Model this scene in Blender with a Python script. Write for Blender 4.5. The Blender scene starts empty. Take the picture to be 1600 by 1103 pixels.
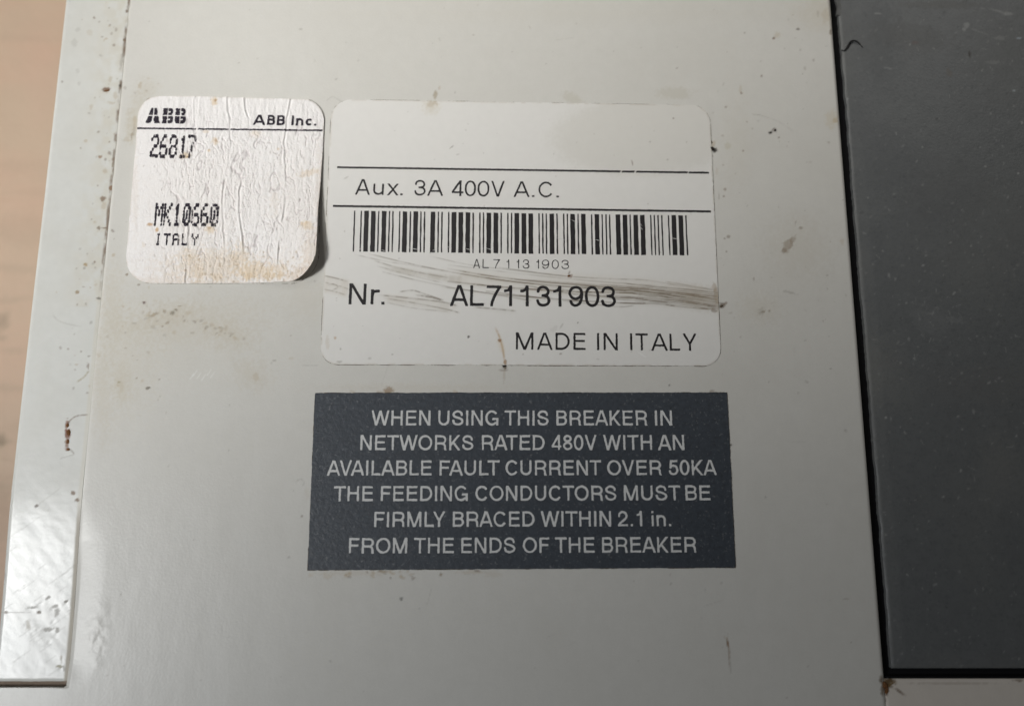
import bpy, math
import numpy as np

# ------------------------------------------------------------------ camera, world, lamps, exposure
U = 1e-4                     # one drawing unit on the breaker's face = 0.1 mm
F = 1300.0                   # focal length in drawing units
TILT = math.atan(F / 6808.0)
sc = bpy.context.scene
col = sc.collection
sc.unit_settings.system = 'METRIC'
sc.unit_settings.length_unit = 'MILLIMETERS'

cam_d = bpy.data.cameras.new('camera')
cam = bpy.data.objects.new('camera', cam_d)
col.objects.link(cam)
sc.camera = cam
cam_d.sensor_width = 36.0
cam_d.lens = 36.0 * F / 1600.0
cam_d.clip_start = 0.005
cam_d.clip_end = 50.0
CAM = np.array([0.0, -math.sin(TILT) * F, math.cos(TILT) * F])
cam.location = CAM * U
cam.rotation_euler = (TILT, 0, 0)
cam_d.dof.use_dof = True
cam_d.dof.focus_distance = F * U
cam_d.dof.aperture_fstop = 11.0

sc.view_settings.view_transform = 'Standard'
sc.view_settings.look = 'None'
sc.view_settings.exposure = 0.0
sc.view_settings.gamma = 1.0

world = bpy.data.worlds.new('World')
sc.world = world
world.use_nodes = True
bg = world.node_tree.nodes['Background']
bg.inputs[0].default_value = (1.0, 0.93, 0.85, 1)
bg.inputs[1].default_value = 0.006


def aim(o, target):
    from mathutils import Vector
    d = Vector(target) - o.location
    o.rotation_euler = d.to_track_quat('-Z', 'Y').to_euler()


def spot(name, pos, target, half, watts, colour, soft=.03):
    d = bpy.data.lights.new(name, 'SPOT')
    d.energy = watts; d.spot_size = 2 * half; d.spot_blend = 1.0; d.shadow_soft_size = soft; d.color = colour
    o = bpy.data.objects.new(name, d); col.objects.link(o); o.location = pos; aim(o, target)
    return o


# two added spots, left and top; pool edges imitate a soft shadow lower right
spot('falloff_spot_left', (-0.40, -0.15, 0.45), (-0.084, 0.088, 0), .249, 12.8, (1.0, .976, .93), .035)
spot('falloff_spot_top', (-0.25, 0.30, 0.50), (0.03, 0.10, 0), .205, 5.6, (1.0, .965, .90), .03)

# daylight from a window on the left
wl = bpy.data.lights.new('window_light', 'AREA')
wl.shape = 'RECTANGLE'
wl.size = 0.105
wl.size_y = 0.12
wl.energy = 0.116
wl.spread = math.radians(66)
wl.color = (0.95, 0.975, 1.0)
win = bpy.data.objects.new('window_light', wl)
col.objects.link(win)
win.location = (-0.285, -0.105, 0.30)
aim(win, (-0.080, -0.048, 0.0))

# ceiling light, far up behind the top right corner
cl = bpy.data.lights.new('ceiling_light', 'AREA')
cl.size = 0.25
cl.energy = 0.58
cl.color = (1.0, .97, .92)
cei = bpy.data.objects.new('ceiling_light', cl)
col.objects.link(cei)
cei.location = (0.42, 0.52, 0.60)
aim(cei, (0.04, 0.03, 0.0))

# ------------------------------------------------------------------ photo measurements -> points on the face
ct, st = math.cos(TILT), math.sin(TILT)


def at(x, y, z=0.0):
    """Point of the plane at height z seen at photo position (x, y)."""
    x = np.asarray(x, float); y = np.asarray(y, float)
    a, b, c = x - 800.0, 551.5 - y, -F
    dx, dy, dz = a, ct * b - st * c, st * b + ct * c
    k = (z - CAM[2]) / dz
    return k * dx, CAM[1] + k * dy


def photo(X, Y, Z=0.0):
    dx, dy, dz = X, Y - CAM[1], Z - CAM[2]
    a, b, c = dx, ct * dy + st * dz, -st * dy + ct * dz
    return 800.0 + F * a / -c, 551.5 - F * b / -c


def sstep(a, b, x):
    t = np.clip((x - a) / (b - a), 0, 1)
    return t * t * (3 - 2 * t)


def vnoise(x, y, seed=0):
    """Smooth value noise in 0..1."""
    x = np.asarray(x, float); y = np.asarray(y, float)
    xi = np.floor(x).astype(np.int64); yi = np.floor(y).astype(np.int64)
    fx = x - xi; fy = y - yi
    fx = fx * fx * (3 - 2 * fx); fy = fy * fy * (3 - 2 * fy)

    def h(i, j):
        n = (i * 374761393 + j * 668265263 + seed * 974634777) & 0xFFFFFFFF
        n = ((n ^ (n >> 13)) * 1274126177) & 0xFFFFFFFF
        n = (n ^ (n >> 16)) & 0xFFFFFF
        return n / float(0xFFFFFF)
    return (h(xi, yi) * (1 - fx) * (1 - fy) + h(xi + 1, yi) * fx * (1 - fy)
            + h(xi, yi + 1) * (1 - fx) * fy + h(xi + 1, yi + 1) * fx * fy)


def fbm(x, y, seed=0, octs=4):
    s, a, t = 0, 1.0, 0
    for o in range(octs):
        s = s + a * vnoise(x * 2 ** o, y * 2 ** o, seed + 17 * o); t += a; a *= .55
    return s / t


def spline(pts, n=12):
    P = [np.array(p, float) for p in pts]
    if len(P) < 3:
        return P
    out = []
    Q = [2 * P[0] - P[1]] + P + [2 * P[-1] - P[-2]]
    for i in range(1, len(Q) - 2):
        p0, p1, p2, p3 = Q[i - 1:i + 3]
        for k in range(n):
            t = k / n
            out.append(.5 * ((2 * p1) + (-p0 + p2) * t + (2 * p0 - 5 * p1 + 4 * p2 - p3) * t * t + (-p0 + 3 * p1 - 3 * p2 + p3) * t ** 3))
    out.append(P[-1])
    return out


# ------------------------------------------------------------------ mesh building
def build(name, V, loops, totals, mat, parent, smooth=False, attr=None):
    me = bpy.data.meshes.new(name)
    V = np.asarray(V, np.float32) * U
    loops = np.asarray(loops, np.int32); totals = np.asarray(totals, np.int32)
    me.vertices.add(len(V)); me.vertices.foreach_set('co', V.ravel())
    me.loops.add(len(loops)); me.loops.foreach_set('vertex_index', loops)
    me.polygons.add(len(totals))
    me.polygons.foreach_set('loop_start', np.concatenate([[0], np.cumsum(totals)[:-1]]).astype(np.int32))
    me.polygons.foreach_set('loop_total', totals)
    me.polygons.foreach_set('use_smooth', np.full(len(totals), smooth, bool))
    if attr is not None:
        ca = me.color_attributes.new('stain', 'FLOAT_COLOR', 'POINT')
        ca.data.foreach_set('color', np.asarray(attr, np.float32).ravel())
    me.update(calc_edges=True)
    me.validate()
    me.materials.append(mat)
    o = bpy.data.objects.new(name, me)
    col.objects.link(o)
    if parent is not None:
        o.parent = parent
    return o


def skirt(V, quads_loops, totals, depth, attr=None):
    """Add walls going down from the open border of a sheet."""
    loops = np.asarray(quads_loops); totals = np.asarray(totals)
    starts = np.concatenate([[0], np.cumsum(totals)[:-1]])
    ends = starts + totals - 1
    nxt = np.arange(len(loops)) + 1
    nxt[ends] = starts
    a = loops; b = loops[nxt]
    N = len(V)
    key = a.astype(np.int64) * N + b
    rkey = b.astype(np.int64) * N + a
    border = ~np.isin(key, rkey)
    ea, eb = a[border], b[border]
    idx = np.unique(np.concatenate([ea, eb]))
    top = V[idx].copy()                      # own copy of the rim, so that the rim shades sharp
    low = V[idx].copy()
    if callable(depth):
        low[:, 2] = depth(low)
    else:
        low[:, 2] -= depth
    mp = np.full(N, -1, np.int64); mp[idx] = np.arange(len(idx))
    o1, o2 = N, N + len(idx)
    V2 = np.vstack([V, top, low])
    q = np.stack([o1 + mp[eb], o1 + mp[ea], o2 + mp[ea], o2 + mp[eb]], 1).ravel()
    L2 = np.concatenate([loops, q]); T2 = np.concatenate([totals, np.full(len(ea), 4)])
    A2 = None if attr is None else np.vstack([attr, attr[idx], attr[idx]])
    return V2, L2, T2, A2


CASES = {1: [['c0', 'e0', 'e3']], 2: [['c1', 'e1', 'e0']], 3: [['c0', 'c1', 'e1', 'e3']], 4: [['c2', 'e2', 'e1']],
         5: [['c0', 'e0', 'e3'], ['c2', 'e2', 'e1']], 6: [['c1', 'c2', 'e2', 'e0']], 7: [['c0', 'c1', 'c2', 'e2', 'e3']],
         8: [['c3', 'e3', 'e2']], 9: [['c0', 'e0', 'e2', 'c3']], 10: [['c1', 'e1', 'e0'], ['c3', 'e3', 'e2']],
         11: [['c0', 'c1', 'e1', 'e2', 'c3']], 12: [['c2', 'c3', 'e3', 'e1']], 13: [['c0', 'e0', 'e1', 'c2', 'c3']],
         14: [['c1', 'c2', 'c3', 'e3', 'e0']], 15: [['c0', 'c1', 'c2', 'c3']]}


def region(S, gx, gy):
    """Mesh of the area where S < 0 on the grid gx, gy (marching squares)."""
    H, W = S.shape
    ins = S < 0
    c = (ins[:-1, :-1] * 1 + ins[:-1, 1:] * 2 + ins[1:, 1:] * 4 + ins[1:, :-1] * 8)
    GX, GY = np.meshgrid(gx, gy)
    node = np.stack([GX.ravel(), GY.ravel()], 1)
    t = S[:, :-1] / np.where(S[:, :-1] - S[:, 1:] == 0, 1, S[:, :-1] - S[:, 1:]); t = np.clip(t, 0, 1)
    he = np.stack([(GX[:, :-1] + t * (GX[:, 1:] - GX[:, :-1])).ravel(), GY[:, :-1].ravel()], 1)
    t = S[:-1] / np.where(S[:-1] - S[1:] == 0, 1, S[:-1] - S[1:]); t = np.clip(t, 0, 1)
    ve = np.stack([GX[:-1].ravel(), (GY[:-1] + t * (GY[1:] - GY[:-1])).ravel()], 1)
    P = np.vstack([node, he, ve])
    oh, ov = H * W, H * W + H * (W - 1)
    L, T = [], []
    for k, polys in CASES.items():
        jj, ii = np.nonzero(c == k)
        if not len(jj):
            continue
        ids = {'c0': jj * W + ii, 'c1': jj * W + ii + 1, 'c2': (jj + 1) * W + ii + 1, 'c3': (jj + 1) * W + ii,
               'e0': oh + jj * (W - 1) + ii, 'e2': oh + (jj + 1) * (W - 1) + ii,
               'e3': ov + jj * W + ii, 'e1': ov + jj * W + ii + 1}
        for p in polys:
            L.append(np.stack([ids[q] for q in p], 1).ravel()); T.append(np.full(len(jj), len(p)))
    if not L:
        return np.zeros((0, 2)), np.zeros(0, int), np.zeros(0, int)
    L = np.concatenate(L); T = np.concatenate(T)
    used, inv = np.unique(L, return_inverse=True)
    return P[used], inv, T


def grid(gx, gy, keep=None):
    W, H = len(gx), len(gy)
    GX, GY = np.meshgrid(gx, gy)
    j, i = np.meshgrid(np.arange(H - 1), np.arange(W - 1), indexing='ij')
    if keep is not None:
        cx = (gx[:-1] + gx[1:]) / 2; cy = (gy[:-1] + gy[1:]) / 2
        m = keep(*np.meshgrid(cx, cy)); j, i = j[m], i[m]
    j, i = j.ravel(), i.ravel()
    L = np.stack([j * W + i, j * W + i + 1, (j + 1) * W + i + 1, (j + 1) * W + i], 1).ravel()
    used, inv = np.unique(L, return_inverse=True)
    P = np.stack([GX.ravel(), GY.ravel()], 1)[used]
    return P, inv, np.full(len(j), 4)


def span(lo, a, b, hi, fine, coarse=40, extra=()):
    g = np.concatenate([np.arange(lo, a, coarse), np.arange(a, b, fine), np.arange(b, hi, coarse), [hi], list(extra)])
    g = np.unique(np.round(g, 3))
    keep = np.ones(len(g), bool)
    ex = set(np.round(extra, 3)) | {round(lo, 3), round(hi, 3)}
    for k in range(1, len(g)):                     # drop grid lines that crowd an exact one
        if g[k] - g[k - 1] < fine * .35:
            if g[k] not in ex: keep[k] = False
            elif g[k - 1] not in ex: keep[k - 1] = False
    return g[keep]


# ------------------------------------------------------------------ materials
def mat(name, base, rough=.5, bump=(), var=0.0, varscale=900, stain=False, spec=.5, blotch=None):
    m = bpy.data.materials.new(name); m.use_nodes = True
    nt = m.node_tree; N = nt.nodes; K = nt.links
    p = N['Principled BSDF']
    p.inputs['Roughness'].default_value = rough
    p.inputs['Specular IOR Level'].default_value = spec
    tc = N.new('ShaderNodeTexCoord')
    cur = N.new('ShaderNodeRGB'); cur.outputs[0].default_value = (*base, 1); c = cur.outputs[0]

    def mix(fac, a, b, mode='MIX'):
        x = N.new('ShaderNodeMix'); x.data_type = 'RGBA'; x.blend_type = mode
        for s, v in ((x.inputs[0], fac), (x.inputs[6], a), (x.inputs[7], b)):
            if isinstance(v, (float, int)): s.default_value = v
            elif isinstance(v, tuple): s.default_value = (*v, 1)
            else: K.new(v, s)
        return x.outputs[2]

    def noise(scale, detail=3, rough_=.55, stretch=(1, 1, 1)):
        mp = N.new('ShaderNodeMapping'); mp.inputs['Scale'].default_value = stretch
        K.new(tc.outputs['Object'], mp.inputs[0])
        n = N.new('ShaderNodeTexNoise'); n.inputs['Scale'].default_value = scale
        n.inputs['Detail'].default_value = detail; n.inputs['Roughness'].default_value = rough_
        K.new(mp.outputs[0], n.inputs['Vector']); return n.outputs[0]

    def ramp(v, a, b, lo=0.0, hi=1.0):
        r = N.new('ShaderNodeMapRange'); K.new(v, r.inputs[0])
        r.inputs[1].default_value = a; r.inputs[2].default_value = b
        r.inputs[3].default_value = lo; r.inputs[4].default_value = hi; return r.outputs[0]
    if var:
        g = ramp(noise(varscale), .3, .7, 1 - var, 1 + var * .6)
        cb = N.new('ShaderNodeCombineColor')
        for q in range(3): K.new(g, cb.inputs[q])
        c = mix(1.0, c, cb.outputs[0], 'MULTIPLY')
    if blotch:
        for (bc, sc_, lo, hi, amt, stretch) in blotch:
            c = mix(ramp(noise(sc_, 4, .6, stretch), lo, hi, 0, amt), c, bc)
    if stain:
        at_ = N.new('ShaderNodeAttribute'); at_.attribute_name = 'stain'
        c = mix(at_.outputs['Alpha'], c, at_.outputs['Color'])
        rr = ramp(at_.outputs['Alpha'], 0, 1, rough, .8)
        K.new(rr, p.inputs['Roughness'])
    K.new(c, p.inputs['Base Color'])
    prev = None
    for (sc_, strength, dist, stretch) in bump:
        b = N.new('ShaderNodeBump'); b.inputs['Strength'].default_value = strength
        b.inputs['Distance'].default_value = dist * U
        K.new(noise(sc_, 3, .5, stretch), b.inputs['Height'])
        if prev is not None: K.new(prev, b.inputs['Normal'])
        prev = b.outputs[0]
    if prev is not None:
        K.new(prev, p.inputs['Normal'])
    return m


I3 = (1, 1, 1)
M_cover = mat('cream_plastic', (.60, .59, .555), .36, [(2500, .3, .5, I3), (160, .12, 4, (1.6, .7, 1))], .02, 500, True, .4,
              [((.53, .515, .47), 45, .45, .8, .35, I3), ((.64, .64, .62), 120, .5, .75, .14, (2, .8, 1)), ((.50, .49, .455), 5200, .46, .62, .16, I3), ((.54, .53, .50), 1500, .45, .65, .14, I3)])
M_strip = mat('cream_plastic_flange', (.61, .615, .59), .30, [(2200, .12, .4, I3), (420, .10, 2, (1, 1.6, 1)), (120, .2, 5, I3)], .03, 600, True, .5,
              [((.52, .50, .44), 60, .45, .75, .35, I3)])
M_lower = mat('cream_plastic_lower', (.62, .575, .52), .5, [(2500, .35, .5, I3)], .03, 500, True, .4)
M_name = mat('silver_white_film', (.70, .69, .665), .40, [(3000, .2, .4, I3), (200, .2, 3, I3)], .015, 700, True, .4)
M_paper = mat('white_paper', (.83, .81, .80), .7, [(5000, .4, .6, I3)], .03, 2500, True, .2)
M_warn = mat('charcoal_film', (.043, .052, .065), .47, [(1400, .45, 1.2, I3), (3800, .4, .6, I3)], .08, 1500, False, .55,
             [((.20, .205, .21), 2300, .60, .69, .5, I3), ((.026, .030, .038), 1300, .45, .65, .40, I3), ((.022, .024, .028), 2600, .60, .68, .4, I3)])
M_panel = mat('dark_grey_plastic', (.116, .122, .125), .38, [(2600, .5, .7, I3), (300, .2, 3, I3)], .06, 500, True, .4,
              [((.125, .132, .132), 70, .45, .75, .5, I3), ((.066, .072, .076), 1800, .5, .8, .5, (1, 1, 1))])
M_black = mat('black_gap', (.006, .006, .007), .75, spec=.15)
M_body = mat('housing_plastic', (.02, .02, .021), .7, [(900, .4, 1, I3)], .1)
M_ink = mat('black_ink', (.014, .012, .014), .45, [(3000, .3, .3, I3)], .3, 4000)
M_ink2 = mat('violet_black_ink', (.022, .016, .028), .6, (), .35, 5000, False, .3, [((.45, .42, .42), 5200, .60, .72, .75, I3)])
M_inkg = mat('grey_ink', (.60, .605, .60), .55, [(4000, .4, .4, I3)], .12, 6000, False, .3, [((.2, .2, .2), 5500, .62, .75, .5, I3)])
M_grime = mat('brown_grime', (.10, .075, .05), .85, [(4000, .5, .6, I3)], .3, 4000, False, .2)
M_slot = mat('slot_dirt_brown', (.20, .155, .12), .85, [(3000, .5, .6, I3)], .2, 3000, False, .2)
M_rust = mat('rust', (.16, .075, .03), .9, [(5000, .6, 1, I3)], .3, 5000, False, .2)
M_crumb = mat('dark_crumb', (.018, .013, .01), .7, [(5000, .6, 1, I3)], .3, 4000)
M_table = mat('beige_tabletop', (.585, .445, .33), .6, [(400, .3, 4, I3)], .03, 90, True, .3,
              [((.64, .42, .31), 25, .42, .7, .5, (1, 2.2, 1)), ((.47, .33, .24), 32, .58, .8, .6, (.8, 3.0, 1))])

# ------------------------------------------------------------------ things and labels
root = bpy.data.objects.new('circuit_breaker', None)
root.empty_display_size = .01
col.objects.link(root)
root.location = (0, 0, 0)
root['label'] = 'worn cream and dark grey circuit breaker lying face up with three stickers on its cover'
root['category'] = 'circuit breaker'

# ------------------------------------------------------------------ main lines of the face (drawing units)
XS = -760.0            # outer edge of the flange strip
XG = -650.5            # groove between strip and cover
XC = 541.0             # right edge of the cover
XD = 556.0             # left edge of the dark panel
YD = -468.0            # bottom edge of the dark panel
YL = -482.0            # top edge of the lower cover
YS = -494.0            # bottom end of the strip
YB, YT, XR = -900.0, 1100.0, 1150.0
DEPTH = 450.0


class Stain:
    """Dirt, tints, scratches and some painted light and shade of a surface, laid over its base colour."""
    def __init__(s, X, Y, Z=0.0):
        s.x, s.y = photo(X, Y, Z)
        s.rgb = np.zeros((len(X), 3)); s.a = np.zeros(len(X))
        s.n1 = fbm(s.x * .30, s.y * .30, 3); s.n2 = fbm(s.x * .09, s.y * .09, 8)

    def over(s, idx, c, a):
        a = np.clip(a, 0, 1); A0 = s.a[idx]
        A = a + A0 * (1 - a)
        w = np.where(A > 1e-6, a / np.maximum(A, 1e-6), 0)[:, None]
        s.rgb[idx] = np.array(c) * w + s.rgb[idx] * (1 - w); s.a[idx] = A

    def blob(s, x, y, rx, ry, a=.8, c=(.13, .09, .055), rot=0, rag=.7, soft=.35):
        R = max(rx, ry) * 1.6 + 2
        idx = np.nonzero((np.abs(s.x - x) < R) & (np.abs(s.y - y) < R))[0]
        if not len(idx): return
        dx, dy = s.x[idx] - x, s.y[idx] - y
        r = math.radians(rot); u = dx * math.cos(r) + dy * math.sin(r); v = -dx * math.sin(r) + dy * math.cos(r)
        d = np.sqrt((u / rx) ** 2 + (v / ry) ** 2) + rag * (s.n1[idx] - .5) * 2
        s.over(idx, c, a * (1 - sstep(1 - soft, 1 + soft, d)))

    def line(s, pts, w, a=.5, c=(.16, .12, .08), brk=.5, soft=1.0, seed=0):
        P = np.array(spline(pts, 10))
        lo, hi = P.min(0) - 3 * w - 3, P.max(0) + 3 * w + 3
        idx = np.nonzero((s.x > lo[0]) & (s.x < hi[0]) & (s.y > lo[1]) & (s.y < hi[1]))[0]
        if not len(idx): return
        q = np.stack([s.x[idx], s.y[idx]], 1); best = np.full(len(idx), 1e9); tt = np.zeros(len(idx))
        for k in range(len(P) - 1):
            ab = P[k + 1] - P[k]; L = ab @ ab + 1e-9
            t = np.clip(((q - P[k]) @ ab) / L, 0, 1)
            d = np.hypot(*(q - P[k] - t[:, None] * ab).T)
            m = d < best; best[m] = d[m]; tt[m] = (k + t[m]) / (len(P) - 1)
        n = vnoise(tt * len(pts) * 4 + seed * 7.7, tt * 0 + seed, 5) * .6 + s.n1[idx] * .4
        fade = sstep(0, .08, tt) * (1 - sstep(.92, 1.0, tt))
        s.over(idx, c, a * (.35 + .65 * fade) * (1 - brk * sstep(.35, .65, 1 - n)) * (1 - sstep(w * .5 - soft * .5 + .0, w * .5 + soft, best)))

    def out(s):
        return np.concatenate([s.rgb, s.a[:, None]], 1)


rng = np.random.default_rng(7)
BR = (.15, .095, .055); DK = (.05, .04, .03); TAN = (.42, .34, .23); GR = (.27, .25, .22)

# ---- front cover
gap_h = lambda Y: .25 + .9 * sstep(60, 250, Y) + 9.3 * sstep(-205, -430, Y)       # height of the cover above the strip


def cover_z(X, Y):
    h = gap_h(Y)
    w = 6 + 34 * sstep(-120, -430, Y)
    t = np.clip((X - XG) / w, 0, 1)
    lowk = sstep(-205, -350, Y)
    steep = np.clip(1 - (X - XG) / 9, 0, 1) ** 1.6
    gentle = .5 + .5 * np.cos(np.pi * np.clip((X - XG - 2) / 46, 0, 1)); gentle = gentle * sstep(YS, YS + 40, Y)
    z = -(h * (1 - t) ** 2.2 * (1 - lowk) + lowk * (np.maximum(h - 3.0, 0) * steep + np.minimum(h, 3.0) * gentle)) * (Y > YS) - .5 * sstep(0, 200, np.abs(Y + 40)) * (1 - np.clip((X - XG) / 4, 0, 1)) * (Y > YS)
    t2 = np.clip((XC - X) / 5, 0, 1); z = z - 2.2 * (1 - t2) ** 2
    # a dented, polished patch on the rounded edge near its lower end
    k = np.exp(-(((X - (XG + 42)) / 17) ** 2 + ((Y + 425) / 42) ** 2))
    z = z + k * 1.1 * (fbm(X * .06, Y * .05, 12) - .5) * 2
    z = z + .25 * (fbm(X * .02, Y * .006, 21) - .5)
    return z


gx = span(-1150, XG, XC, XC, 1.7, 60, extra=(XG,))
gy = span(YB, -545, 640, YT, 1.7, 60, extra=(YS,))
P, L, T = grid(gx, gy, lambda X, Y: (X > XG) | (Y < YS))
Z = cover_z(P[:, 0], P[:, 1])
S = Stain(P[:, 0], P[:, 1])
allv = np.arange(len(P))
# grime packed along the groove
gxp = 202 - .0975 * S.y
m = np.nonzero((np.abs(S.x - gxp) < 5) & (S.y < 640))[0]
S.over(m, BR, .6 * (1 - sstep(.3, 2.4, np.abs(S.x[m] - gxp[m] - .5))) * sstep(.35, .75, fbm(S.y[m] * .05, S.x[m] * .15, 4)) * (1 - .9 * sstep(400, 500, S.y[m])))
for x, y, rx, ry, a, c, r in [
    (219, 134, 3, 6, .5, TAN, 20), (231, 157, 2.5, 3, .6, BR, 0), (211, 190, 3, 8, .45, TAN, 0), (209, 205, 2, 9, .5, GR, 0), (198, 218, 4, 4, .3, TAN, 0),
    (206, 212, 1.4, 6, .6, BR, 10), (225, 473, 2.4, 2, .9, (.10, .05, .05), 0), (198, 429, 2, 1.8, .7, BR, 0), (199, 409, 1.5, 2.5, .5, BR, 0),
    (242, 491, 6, 2.5, .6, BR, -25), (257, 487, 3, 3, .6, BR, 0), (270, 489, 4, 3, .75, DK, -20), (275, 484, 2.5, 2, .8, DK, 0), (293, 489, 5, 3, .4, TAN, 0),
    (281, 478, 3, 1.3, .6, BR, 0), (228, 498, 5, 1.6, .5, GR, -20), (262, 504, 4, 2.2, .6, BR, -15), (254, 510, 3, 1.4, .6, BR, 0), (240, 512, 6, 3, .45, GR, 20),
    (210, 505, 4, 1.3, .5, GR, 0), (272, 520, 3, 2.5, .45, TAN, 0), (257, 524, 3, 3, .35, GR, 0), (320, 505, 4, 2, .35, TAN, 0), (345, 512, 5, 2, .45, BR, 10),
    (362, 521, 4, 2, .4, BR, 0), (368, 530, 4, 3, .35, TAN, 0), (300, 520, 3, 1.5, .35, BR, 0), (186, 597, 2.5, 2, .7, (.2, .16, .05), 0), (214, 591, 1.6, 1.4, .7, BR, 0),
    (249, 593, 1.6, 1.4, .6, BR, 0), (232, 606, 4, 2, .8, DK, -15), (196, 544, 2, 1.2, .5, BR, 0), (207, 556, 1.6, 1.4, .5, BR, 0), (196, 520, 1.5, 1.5, .5, BR, 0),
    (190, 605, 3, 8, .25, TAN, 0), (400, 588, 5, 7, .4, TAN, 30), (429, 563, 3, 1.6, .5, GR, 0), (424, 567, 2, 2, .35, GR, 0), (455, 560, 4, 2, .25, TAN, 0),
    (680, 149, 3.2, 6.5, .62, (.30, .24, .15), 15), (687, 137, 1.6, 3, .4, TAN, 20), (672, 162, 5, 4, .3, TAN, 0),
    (607, 610, 8, 6, .75, (.25, .17, .10), 0), (600, 614, 12, 3, .5, (.3, .21, .13), 0), (712, 612, 4, 2, .5, TAN, 0), (551, 612, 4, 2, .35, TAN, 0),
    (788, 574, 3, 2, .9, DK, 0), (788, 585, 1.6, 12, .3, (.35, .27, .17), 3), (787, 578, 6, 2, .4, BR, 0),
    (1114, 227, 3, 6, .45, TAN, 20), (1116, 235, 4, 4, .9, (.02, .015, .01), 20), (1112, 244, 3, 1.5, .5, BR, 0), (1137, 228, 5, 5, .3, (.42, .38, .25), 0),
    (1133, 296, 2, 2, .5, BR, 0), (1131, 307, 1.5, 2, .6, BR, 0), (1120, 268, 2, 6, .2, TAN, 0), (1138, 370, 3, 2.4, .5, BR, -20), (1132, 373, 2, 1.5, .5, BR, 0),
    (1116, 383, 3, 3, .7, BR, 0), (1123, 307, 1, 5, .3, BR, 0), (1231, 384, 7, 10, .62, (.25, .19, .14), 30), (1238, 375, 4, 7, .55, (.25, .19, .14), 30), (1225, 391, 4, 4, .5, BR, 0),
    (1251, 356, 3, 2.5, .5, BR, 0), (1243, 349, 1.4, 3, .35, BR, 0), (1234, 457, 12, 1.8, .45, GR, 14), (1190, 487, 5, 7, .35, GR, 20), (1192, 487, 5, 2, .5, BR, -10),
    (1202, 486, 2.5, 2, .55, BR, 0), (1178, 436, 1.4, 2.6, .5, BR, 0), (1127, 478, 5, 4, .8, (.12, .09, .06), -25), (1134, 474, 3, 2, .6, BR, -30), (1140, 489, 4, 1.2, .25, BR, 0),
    (1204, 208, 3, 2.6, .75, DK, 0), (1210, 203, 3.4, 3.4, .6, (.13, .10, .08), 0), (1217, 215, 1.4, 1.2, .6, BR, 0), (1214, 55, 6, 4, .4, (.45, .38, .27), 0), (1209, 60, 2, 2, .75, BR, 0),
    (1247, 46, 3, 1.8, .75, (.1, .09, .08), 0), (1190, 119, 1.5, 1.5, .6, BR, 0), (1158, 146, 2, 2, .6, BR, 0), (1157, 140, 2, 6, .3, TAN, 0), (1134, 168, 1.8, 1.6, .5, BR, 0),
    (1161, 236, 1.6, 1.6, .55, BR, 0), (1183, 180, 8, 1, .25, GR, 8), (1167, 191, 1.2, 1.2, .5, BR, 0), (1305, 189, 4, 4, .45, (.42, .32, .18), 0), (1298, 50, 2.5, 5, .6, BR, 0),
    (1300, 186, 10, 14, .22, (.5, .4, .22), 0), (1316, 378, 3, 5, .3, TAN, 0), (1290, 25, 6, 10, .3, TAN, 0), (1278, 22, 2, 4, .4, GR, 0), (1317, 210, 2, 12, .3, TAN, 0),
    (1137, 1004, 1.5, 7, .75, (.20, .10, .04), -8), (1139, 1018, 1.3, 20, .5, (.26, .17, .10), -3), (1141, 1040, 1, 12, .3, GR, -4), (1134, 996, 5, 1.2, .3, TAN, 40),
    (627, 935, 2.5, 2.5, .7, (.12, .12, .11), 0), (452, 870, 2, 1.4, .5, GR, 0), (472, 806, 1.8, 1.8, .5, BR, 0), (1142, 695, 2.2, 2, .7, DK, 0), (1322, 935, 4, 1.5, .3, BR, 0),
    (512, 899, 8, 5, .3, TAN, 0), (486, 898, 4, 3, .3, TAN, 0), (735, 894, 20, 3, .3, TAN, 0), (745, 892, 5, 2, .5, BR, 0), (770, 897, 12, 5, .18, TAN, 0), (560, 895, 60, 4, .18, TAN, 0),
    (1379, 1075, 3, 12, .7, (.12, .07, .025), 0), (1377, 1062, 3, 6, .7, (.10, .06, .02), 0), (470, 46, 3, 1.5, .4, GR, 0), (1046, 602, 1.5, 1.5, .7, DK, 0), (1040, 575, 1, 1, .6, BR, 0),
    (1112, 611, 5, 2, .4, BR, 0), (1055, 146, 26, 9, .32, (.44, .41, .33), 0), (895, 155, 16, 8, .35, (.44, .41, .33), 30), (480, 770, 4, 8, .12, TAN, 0)]:
    S.blob(x, y, rx, ry, a, c, r)
S.line([(463, 752), (470, 748), (475, 754), (472, 760)], 1.0, .4, GR)
S.line([(1180, 178), (1215, 190), (1240, 206)], 1.0, .22, GR)
S.line([(535, 160), (520, 152), (510, 158)], 1.0, .3, GR)
for k in range(26):      # tan crumbs and specks by the groove and the lower edge of the warning sticker
    x = 540 + rng.random() * 170; y = 892 + rng.random() ** 2 * 12
    S.blob(x, y, 1.5 + 4 * rng.random(), 1 + 1.8 * rng.random(), .25 + .35 * rng.random(), TAN if k % 3 else BR, rng.random() * 60 - 30)
for k in range(230):     # scattered fine specks
    x = 150 + rng.random() * 1180; y = rng.random() * 1100
    if rng.random() < .35: x = 1120 + rng.random() * 210; y = rng.random() * 620
    r = .7 + 1.1 * rng.random() ** 2
    S.blob(x, y, r * (1 + rng.random()), r, .12 + .35 * rng.random(), GR if k % 2 else BR, rng.random() * 180, .3)
for k in range(26):
    x = 150 + rng.random() * 90; y = rng.random() ** .8 * 640
    S.blob(x, y, 1 + 2 * rng.random(), 1 + 2 * rng.random(), .2 + .4 * rng.random(), BR if k % 2 else TAN, rng.random() * 180)
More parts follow.
